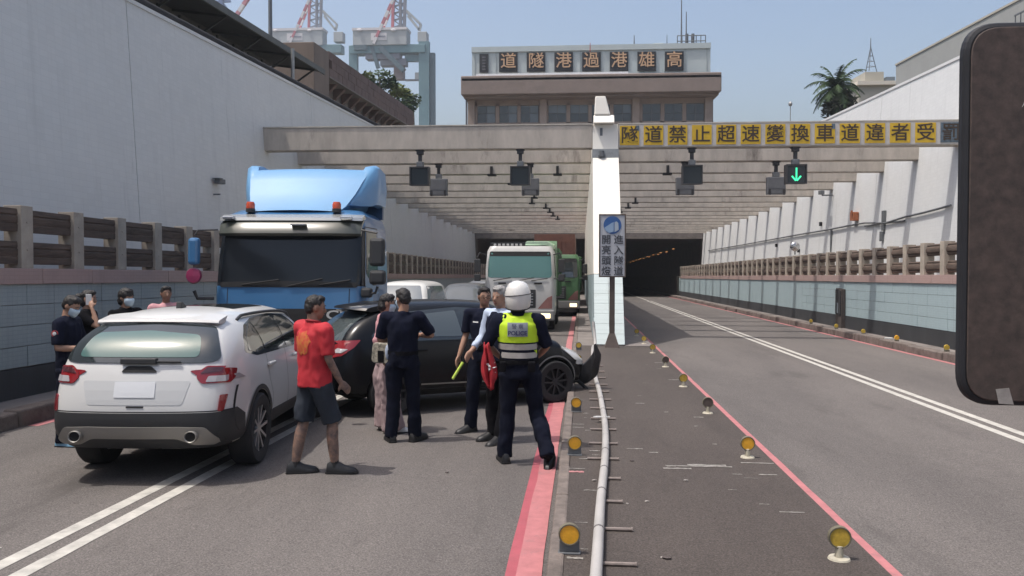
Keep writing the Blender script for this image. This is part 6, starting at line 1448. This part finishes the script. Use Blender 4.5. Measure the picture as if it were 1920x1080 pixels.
    for q in 'LR':
        a, b_, c = V['sh'+q], V['el'+q], V['wr'+q]
        tb.tube([ch.lerp(nk, .5)+(a-ch.lerp(nk,.5))*.35, a], [.08, .068*B], 12); tb.ell(a, (.070*B,.066*B,.066*B), 12, 8)
        if sleeve <= 1: tb.tube([a, a.lerp(b_, sleeve)], [.068*B, .062*(.9 if fem else 1)], 14)
        else: tb.tube([a, b_], [.066*B, .052], 14); tb.ell(b_, (.052,.052,.052), 10, 7); tb.tube([b_, b_.lerp(c, sleeve-1)], [.052, .042], 14)
    me = fuse(tb, .014, 1); wrinkle(me, .013, 12, x*3+y); shirt = link_mesh('shirt', me, top, T)
    # collar
    # shoes
    for q in 'LR': shoe(T, V['an'+q], V['to'+q], shoes, heel_up=V['up'+q])
    if not short:
        for q in 'LR':
            c, b_ = V['an'+q], V['kn'+q]; MB().tube([c+Vector((0,0,-.03)), c.lerp(b_, .28)], [.052, .052], 12).ell(c+Vector((0,0,-.015)), (.052,.055,.05), 10, 7).build('sock', base_mat or M_blk2, T, smooth=50)
    else:
        for q in 'LR':
            c, b_ = V['an'+q], V['kn'+q]; MB().tube([c+Vector((0,0,-.02)), c.lerp(b_, .10)], [.043, .040], 12).build('sock', M_shoe, T, smooth=50)
    # hair, features
    if not helmet:
        hb_ = MB(); hb_.ell(hp_((0,-.016,.038)), (.079*hair_s,.092*hair_s,.084*hair_s), 18, 12, R3); hb_.ell(hp_((0,-.045,-.0)), (.073*hair_s,.062*hair_s,.075*hair_s), 14, 10, R3); hb_.ell(hp_((0,.030,.088)), (.062,.052,.034), 12, 8, R3)
        if fem: hb_.ell(hp_((0,-.05,-.04)), (.080*hair_s,.06*hair_s,.075), 14, 10, R3)
        if bun: hb_.ell(hp_((0,-.13,.01)), (.055,.05,.058), 12, 8, R3)
        me = fuse(hb_, .009, 1); wrinkle(me, .008, 60, 3); link_mesh('hair', me, hair, T)
    if face:
        for s in (-1, 1):
            MB().ell(hp_((s*.031,.083,.006)), (.010,.005,.004), 8, 6, R3).build('eye', M_eye, T, smooth=60)
            MB().tube([hp_((s*.014,.091,.026)), hp_((s*.032,.090,.031)), hp_((s*.050,.078,.026))], .0035, 5).build('eyebrow', hair, T)
        if not mask: MB().ell(hp_((0,.088,-.058)), (.022,.007,.006), 8, 6, R3).build('mouth', M_lip, T, smooth=60)
        if glasses:
            g_ = MB()
            for s in (-1, 1):
                g_.tube([hp_((s*.033+.025*math.cos(2*math.pi*i/14), .097, .004+.017*math.sin(2*math.pi*i/14))) for i in range(15)], .0025, 5)
                g_.tube([hp_((s*.058,.094,.008)), hp_((s*.076,.0,.004))], .0022, 5)
            g_.tube([hp_((-.008,.099,.006)), hp_((.008,.099,.006))], .0025, 5); g_.build('glasses', M_seam, T)
    if mask:
        mm = MB(); rs = []
        for i in range(7):
            z = .002-.108*i/6; wd = (.058,.066,.067,.064,.058,.047,.030)[i]; dp = (.092,.112,.116,.110,.106,.102,.092)[i]
            rs.append([hp_((wd*math.sin(a), .02+(dp-.02)*math.cos(a)**.8, z)) for a in [R_(-85+170*j/12) for j in range(13)]])
        mm.rings(rs, False, False); o = mm.build('face_mask', M_mask, T, smooth=60); so_ = o.modifiers.new('s', 'SOLIDIFY'); so_.thickness = .002
    return T, V, hp_, body, shirt, tr
def sproj(T, shirt, side, poly, m, name, off=.004, res=.03, par=None):
    bvs = bvh_of(shirt.data); o = patch(bvs, side, poly, off, res, .004).build(name, m, par or T, smooth=50); return o, bvs
def belt(T, a, b_, cx=0.0):
    m = MB(); m.rings([[(cx+r*a*math.cos(2*math.pi*k/28), r*b_*math.sin(2*math.pi*k/28), z) for k in range(28)] for r, z in ((.97, .985), (1, .985), (1, 1.028), (.97, 1.028))]); return m.build('belt', M_blk2, T, smooth=40)
# --- man in red
T, V, hp_, body, shirt, tr = person('man in red polo shirt and dark shorts with tattooed legs standing beside the white SUV', -2.51, 7.60, R_(-36), 1.69, skin=M_skin2, limbskin=M_tatt, top=M_redc, bottom=M_short, sleeve=.88, short=True, tuck=False, build=1.14,
    pose=dict(anR=(.15,.12,.085), knR=(.13,.11,.49), anL=(-.14,-.13,.085), knL=(-.11,-.05,.49), elR=(.235,-.01,1.13), wrR=(.245,.12,.895), hR=(.03,.09,-.10), elL=(-.25,.02,1.13), wrL=(-.22,.20,.95), toR=(.9,.8,0), toL=(.7,1,0)), head=(-8, 0, -30))
M_logo = mat('shirt_print_yellow', (0.44, 0.18, 0.03), 0.8, var=0.75, vscale=34, col2=(0.46, 0.022, 0.03))
o, bvs = sproj(T, shirt, 'B', [(-.01+.108*math.cos(a)+.016*math.sin(6*a), 1.27+.108*math.sin(a)+.016*math.cos(9*a)) for a in [2*math.pi*i/28 for i in range(28)]], M_logo, 'shirt_print')
MB().tube([Vector(V['neck'])+Vector((.066*math.cos(a), .066*math.sin(a)-.0, .012+.012*math.sin(-a))) for a in [2*math.pi*i/16 for i in range(17)]], .013, 6).build('collar', mat('collar_dark_red', (0.25,0.012,0.02), 0.8), T)
# --- officer seen from behind in the middle
T, V, hp_, body, shirt, tr = person('officer in plain navy uniform seen from behind, standing in front of the black hatchback', -2.0, 9.15, R_(4), 1.735, top=M_navy, bottom=M_navy2, sleeve=.92, face=True, mask=True, head=(-14, 0, 38), build=1.04,
    pose=dict(elR=(.315,.04,1.19), wrR=(.16,.24,1.17), hR=(.05,.28,1.18), elL=(-.26,.02,1.14), wrL=(-.14,.23,1.12), hL=(-.03,.28,1.12), anL=(-.13,-.01,.085), anR=(.13,.03,.085), toL=(-.4,1,0), toR=(.5,1,0)))
belt(T, .170, .126)
# --- person in pink behind him
T, V, hp_, body, shirt, tr = person('person in pink top and wide mauve trousers half hidden behind the navy officer', -2.33, 9.72, R_(-62), 1.66, top=M_pinkc, bottom=M_mauve, shoes=M_whc, sleeve=1.55, wide=1.65, fem=True, mask=True, head=(-10, 0, -10),
    pose=dict(elR=(.20,-.17,1.17), wrR=(.24,-.13,.97), hR=(.02,.06,-.08), elL=(-.20,.10,1.15), wrL=(-.12,.26,1.05), anL=(-.13,.02,.085), anR=(.12,.06,.085)))
b = MB(); b.tube([(.17,-.05,1.43), (.235,-.03,1.30), (.24,.0,1.12)], .022, 8); b.build('shoulder_strap', M_whc, T)
bag = tag(empty('handbag', (-2.30, 9.42, -S*9.42+.98), R_(-20)), 'small patterned beige and black handbag carried by the person in pink', 'bag')
M_bag = mat('bag_pattern', (0.52, 0.48, 0.38), 0.7, var=0.9, vscale=22, col2=(0.03,0.03,0.03)); MB().prism(rpoly([(-.13, -.12), (.13, -.12), (.11, .12), (-.11, .12)], .05), 'y', -.05, .05).build('bag_body', M_bag, bag, bevel=.015)
MB().box(-.03, .05, -.062, -.052, -.10, .03).build('dark_pocket', M_blk2, bag, bevel=.004); MB().ell((.10, -.04, .02), (.035,.03,.09), 10, 7).build('white_scarf', M_lbl, bag); MB().tube([(-.09,0,.12), (-.07,0,.22), (.07,0,.22), (.09,0,.12)], .008, 6).build('handle', M_blk2, bag)
# --- officer with baton
T, V, hp_, body, shirt, tr = person('bespectacled officer in navy facing the camera and holding a yellow-green baton', -1.16, 9.90, R_(172), 1.75, top=M_navy, bottom=M_navy2, sleeve=.85, glasses=True, head=(-2, 0, 25), face=True,
    pose=dict(shR=(.19,0,1.40), elR=(.235,.00,1.13), wrR=(.29,.10,.90), hR=(.32,.15,.80), elL=(-.23,-.03,1.13), wrL=(-.22,.05,.88), anR=(.15,.10,.085), knR=(.13,.07,.49), toR=(.75,1,0), anL=(-.10,-.03,.085), toL=(-.2,1,0)))
belt(T, .170, .126)
sproj(T, shirt, 'F', [(.05, 1.30), (.12, 1.30), (.12, 1.315), (.05, 1.315)], M_whc, 'name_tape')
bt = tag(empty('traffic_baton', (-1.40, 9.72, -S*9.72+.83)), 'yellow-green light baton pointing down from the officer\'s hand', 'baton')
MB().tube([(0,0,.02), (-.115,-.05,-.17)], [.017,.018], 12).tube([(-.115,-.05,-.17), (-.12,-.052,-.178)], [.018,.008], 12).build('light_tube', mat('baton_green', (0.50,0.66,0.10), 0.35, coat=0.5), bt, smooth=60)
MB().tube([(0,0,.02), (.045,.02,.095)], .016, 12).build('grip', M_blk2, bt)
# --- grey-haired man
T, V, hp_, body, shirt, tr = person('grey-haired man in light blue shirt turned to the left, half hidden by the helmeted officer', -.91, 9.30, R_(140), 1.77, top=M_lbl, bottom=M_blk2, hair=M_grey, sleeve=1.75, head=(-4, 0, 10), hair_s=1.03,
    pose=dict(elR=(.23,.05,1.14), wrR=(.20,.26,1.00), hR=(.19,.36,.92), elL=(-.22,-.02,1.13), anL=(-.08,.10,.085), anR=(.12,.0,.085)))
bvt = bvh_of(shirt.data)
vb = MB(); loft(vb, [Vector((0,0,.90)), Vector((0,0,1.05)), Vector((0,0,1.27)), Vector((0,-.005,1.37)), Vector((0,-.01,1.43))], Vector((1,0,0)), [(.178,.135), (.170,.128), (.190,.138), (.182,.124), (.11,.09)])
me = fuse(vb, .013, 2); wrinkle(me, .006, 11, 5); link_mesh('dark_vest', me, M_navy, T)
# --- officer with the helmet and vest
T, V, hp_, body, shirt, tr = person('helmeted police officer in a yellow-green vest walking away from the camera', -.63, 8.22, R_(3), 1.77, top=M_navy, bottom=M_navy2, sleeve=1.0, face=False, helmet=True, head=(0, 0, -4), build=1.12,
    pose=dict(pel=(.02,0,.93), hiL=(-.085,0,.90), hiR=(.125,0,.90), knL=(-.10,.03,.49), anL=(-.13,.02,.085), knR=(.18,.03,.50), anR=(.29,-.24,.16), upR=.85, toR=(.15,1,0), toL=(-.25,1,0), elL=(-.30,.0,1.16), wrL=(-.19,.16,1.02), hL=(-.16,.24,.98), elR=(.28,.03,1.14), wrR=(.20,.22,1.02)))
vb = MB(); ring = [Vector((.01,0,1.02)), Vector((.01,0,1.10)), Vector((0,0,1.27)), Vector((0,-.005,1.37)), Vector((0,-.01,1.45))]
loft(vb, ring, Vector((1,0,0)), [(.188,.146), (.188,.144), (.208,.150), (.205,.138), (.115,.10)]); vb.tube([(-.15,-.005,1.385), (.15,-.005,1.385)], .088, 16)
me = fuse(vb, .012, 3); wrinkle(me, .006, 11, 2)
vest = link_mesh('vest', me, [M_hiv, M_navy, M_refl], T); bvv = bvh_of(me)
for p in me.polygons:
    z = p.center.z; p.material_index = 0 if z > 1.195 else 1
def vp(poly, m, name, off=.004, par=vest):
    o = patch(bvv, 'B', poly, off, .03, .003).build(name, m, par, smooth=50); return o
vp([(-.30, 1.125), (.30, 1.125), (.30, 1.180), (-.30, 1.180)], M_refl, 'reflective_band'); vp([(-.30, 1.045), (.30, 1.045), (.30, 1.098), (-.30, 1.098)], M_refl, 'reflective_band')
vp([(.20, 1.045), (.225, 1.045), (.18, 1.12), (.155, 1.12)], M_hiv, 'vest_tab', .009)
bdg = vp([(-.095, 1.255), (.095, 1.255), (.095, 1.385), (-.095, 1.385)], mat('badge_grey', (0.22,0.24,0.27), 0.6), 'badge_panel', .006)
M_bt = mat('badge_text', (0.03,0.035,0.10), 0.6)
yb = bvv.ray_cast(Vector((0,-9,1.32)), Vector((0,1,0)))[0].y
text('badge_text', 'POLICE', .056, M_bt, vest, (0, yb-.014, 1.288), extrude=.002, bold=.0015); text('badge_text', '警 察', .05, M_bt, vest, (0, yb-.014, 1.350), extrude=.002)
for s in (-1,): MB().ell((-.262, -.045, 1.30), (.022,.012,.03), 10, 7).build('sleeve_patch', M_whc, T)
hm = MB(); rs = []
for (z, r) in ((-.10, .118), (-.085, .128), (-.03, .137), (.03, .139), (.09, .125), (.13, .098), (.155, .055), (.163, .01)): rs.append([hp_((r*.93*math.cos(a), -.005+r*1.04*math.sin(a), z+.02+(.02*math.sin(a) if z < -.05 else 0))) for a in [2*math.pi*k/32 for k in range(32)]])
hm.rings(rs); he = hm.build('helmet', M_helm, T, smooth=60)
b = MB().tube([hp_((.137*.94*math.cos(a), -.005+.139*1.05*math.sin(a), .045+.012*math.cos(a))) for a in [2*math.pi*k/40 for k in range(41)]], .004, 6); b.build('helmet_stripe', M_seam, he)
b = MB().tube([hp_((.12*.95*math.cos(a), -.005+.12*1.06*math.sin(a), -.078+.02*math.sin(a))) for a in [2*math.pi*k/40 for k in range(41)]], .007, 6); b.build('helmet_rim', M_seam, he)
b = MB().ell(hp_((0, -.143, .0)), (.010,.004,.014), 8, 6); b.build('helmet_emblem', mat('emblem_brown', (0.20,0.12,0.06), 0.5), he)
MB().tube([hp_((0,-.02,-.17)), hp_((0,-.012,-.09))], [.075, .068], 16).build('raised_collar', M_navy, T, smooth=50)
belt(T, .192, .148, .01)
for a, c, nm in ((.10, .17, 'belt_pouch'), (-.17, -.11, 'belt_pouch')): MB().box(a, c, -.185, -.14, .92, 1.02).build(nm, M_blk2, T, bevel=.012)
# red cloth hanging from his left hand
M_rflag = mat('red_flag', (0.42, 0.018, 0.028), 0.75, var=0.3, vscale=12); b = MB(); vs = []; nu, nv = 9, 12
for j in range(nv+1):
    t = j/nv; wd = .022+.050*math.sin(min(1, t*1.1)**1.6*math.pi*.85)*(1 if t < .85 else (1-t)/.15*.8+.2)
    for i in range(nu+1):
        u = -1+2*i/nu; vs.append((u*wd+.05*t, .028*math.sin(u*6+t*3), -.44*t+.03*u*u))
b.add(vs, [(j*(nu+1)+i, j*(nu+1)+i+1, (j+1)*(nu+1)+i+1, (j+1)*(nu+1)+i) for j in range(nv) for i in range(nu)])
fl = tag(empty('red_flag', (-.93, 8.02, -S*8.02+1.20)), 'folded red flag with white marks hanging at the helmeted officer\'s left arm', 'flag')
o = b.build('flag_cloth', M_rflag, fl, smooth=60); s_ = o.modifiers.new('s', 'SOLIDIFY'); s_.thickness = .012
bvf = bvh_of(o.data)
for poly in ([(.0,-.18), (.075,-.17), (.055,-.20), (.09,-.215), (.05,-.235), (.085,-.27), (.03,-.255), (.02,-.215)], [(-.03,-.05), (.0,-.05), (-.005,-.12), (-.03,-.13)]): patch(bvf, 'B', poly, .022, .03, .001).build('white_mark', M_whc, o)
# --- people along the left wall
T, V, hp_, body, shirt, tr = person('masked officer in navy writing on a notepad at the left edge beside the white SUV', -5.62, 8.62, R_(-84), 1.66, top=M_navy, bottom=M_navy2, shoes=M_lshoe, sleeve=.85, mask=True, head=(-28, 0, -8), hair_s=1.0,
    pose=dict(head=(0,.045,1.585), elR=(.23,.0,1.13), wrR=(.14,.25,1.12), hR=(.08,.33,1.15), elL=(-.22,.06,1.13), wrL=(-.08,.27,1.10), hL=(.0,.34,1.12)))
MB().lathe([(0,-.01),(.036,-.008),(.038,.004),(0,.006)], 18, Matrix.Translation((.262, -.01, 1.30)) @ Matrix.Rotation(R_(90), 4, 'Y') if False else Matrix.Translation((.262,-.01,1.30)), axis='x').build('sleeve_patch', mat('patch_red', (0.42,0.05,0.05), 0.7), T)
MB().lathe([(0,-.002),(.022,0),(0,.004)], 14, Matrix.Translation((.272,-.01,1.30)), axis='x').build('patch_emblem', M_whc, T)
MB().prism([(-.02,.24), (.14,.24), (.14,.46), (-.02,.46)], 'z', 1.155, 1.165).build('tmp_pad', M_whc, T).name = 'notepad'
T, V, hp_, body, shirt, tr = person('woman in black T-shirt with hair in a bun holding a phone to her ear', -6.22, 9.95, R_(-78), 1.68, top=M_blk2, bottom=M_navy2, sleeve=.7, fem=True, bun=True, head=(-6, 0, -6), hair_s=1.0,
    pose=dict(elR=(.20,.20,1.25), wrR=(.14,.10,1.50), hR=(.10,.07,1.58), nR=Vector((-1,0,0)), elL=(-.20,.05,1.12)))
MB().box(.082, .094, .01, .08, 1.53, 1.67).build('phone_case', M_whc, T, bevel=.004).name = 'phone'
T, V, hp_, body, shirt, tr = person('dark-haired woman in a blue mask and black top standing behind the white SUV roof', -5.80, 10.1, R_(-120), 1.70, top=M_blk2, bottom=M_navy2, sleeve=.8, fem=True, mask=True, head=(-4, 0, 10), hair_s=1.10)
T, V, hp_, body, shirt, tr = person('short-haired man in a pale pink shirt farthest right along the left wall', -6.15, 11.8, R_(-150), 1.71, top=M_pinkc, bottom=M_navy2, sleeve=.8, head=(0, 0, 8), skin=M_skin2)
# ---------------------------------------------------------------- thin summer haze over the harbour
hm_ = bpy.data.materials.new('haze_air'); hm_.use_nodes = True; N_ = hm_.node_tree.nodes; N_.remove(N_['Principled BSDF'])
pv = N_.new('ShaderNodeVolumePrincipled'); pv.inputs['Color'].default_value = (0.86, 0.92, 1.0, 1); pv.inputs['Density'].default_value = 0.0005; pv.inputs['Anisotropy'].default_value = 0.2
hm_.node_tree.links.new(pv.outputs[0], N_['Material Output'].inputs['Volume'])
tag(MB().box(-420, 420, -130, 480, -14, 90).build('haze', hm_), kind='stuff')
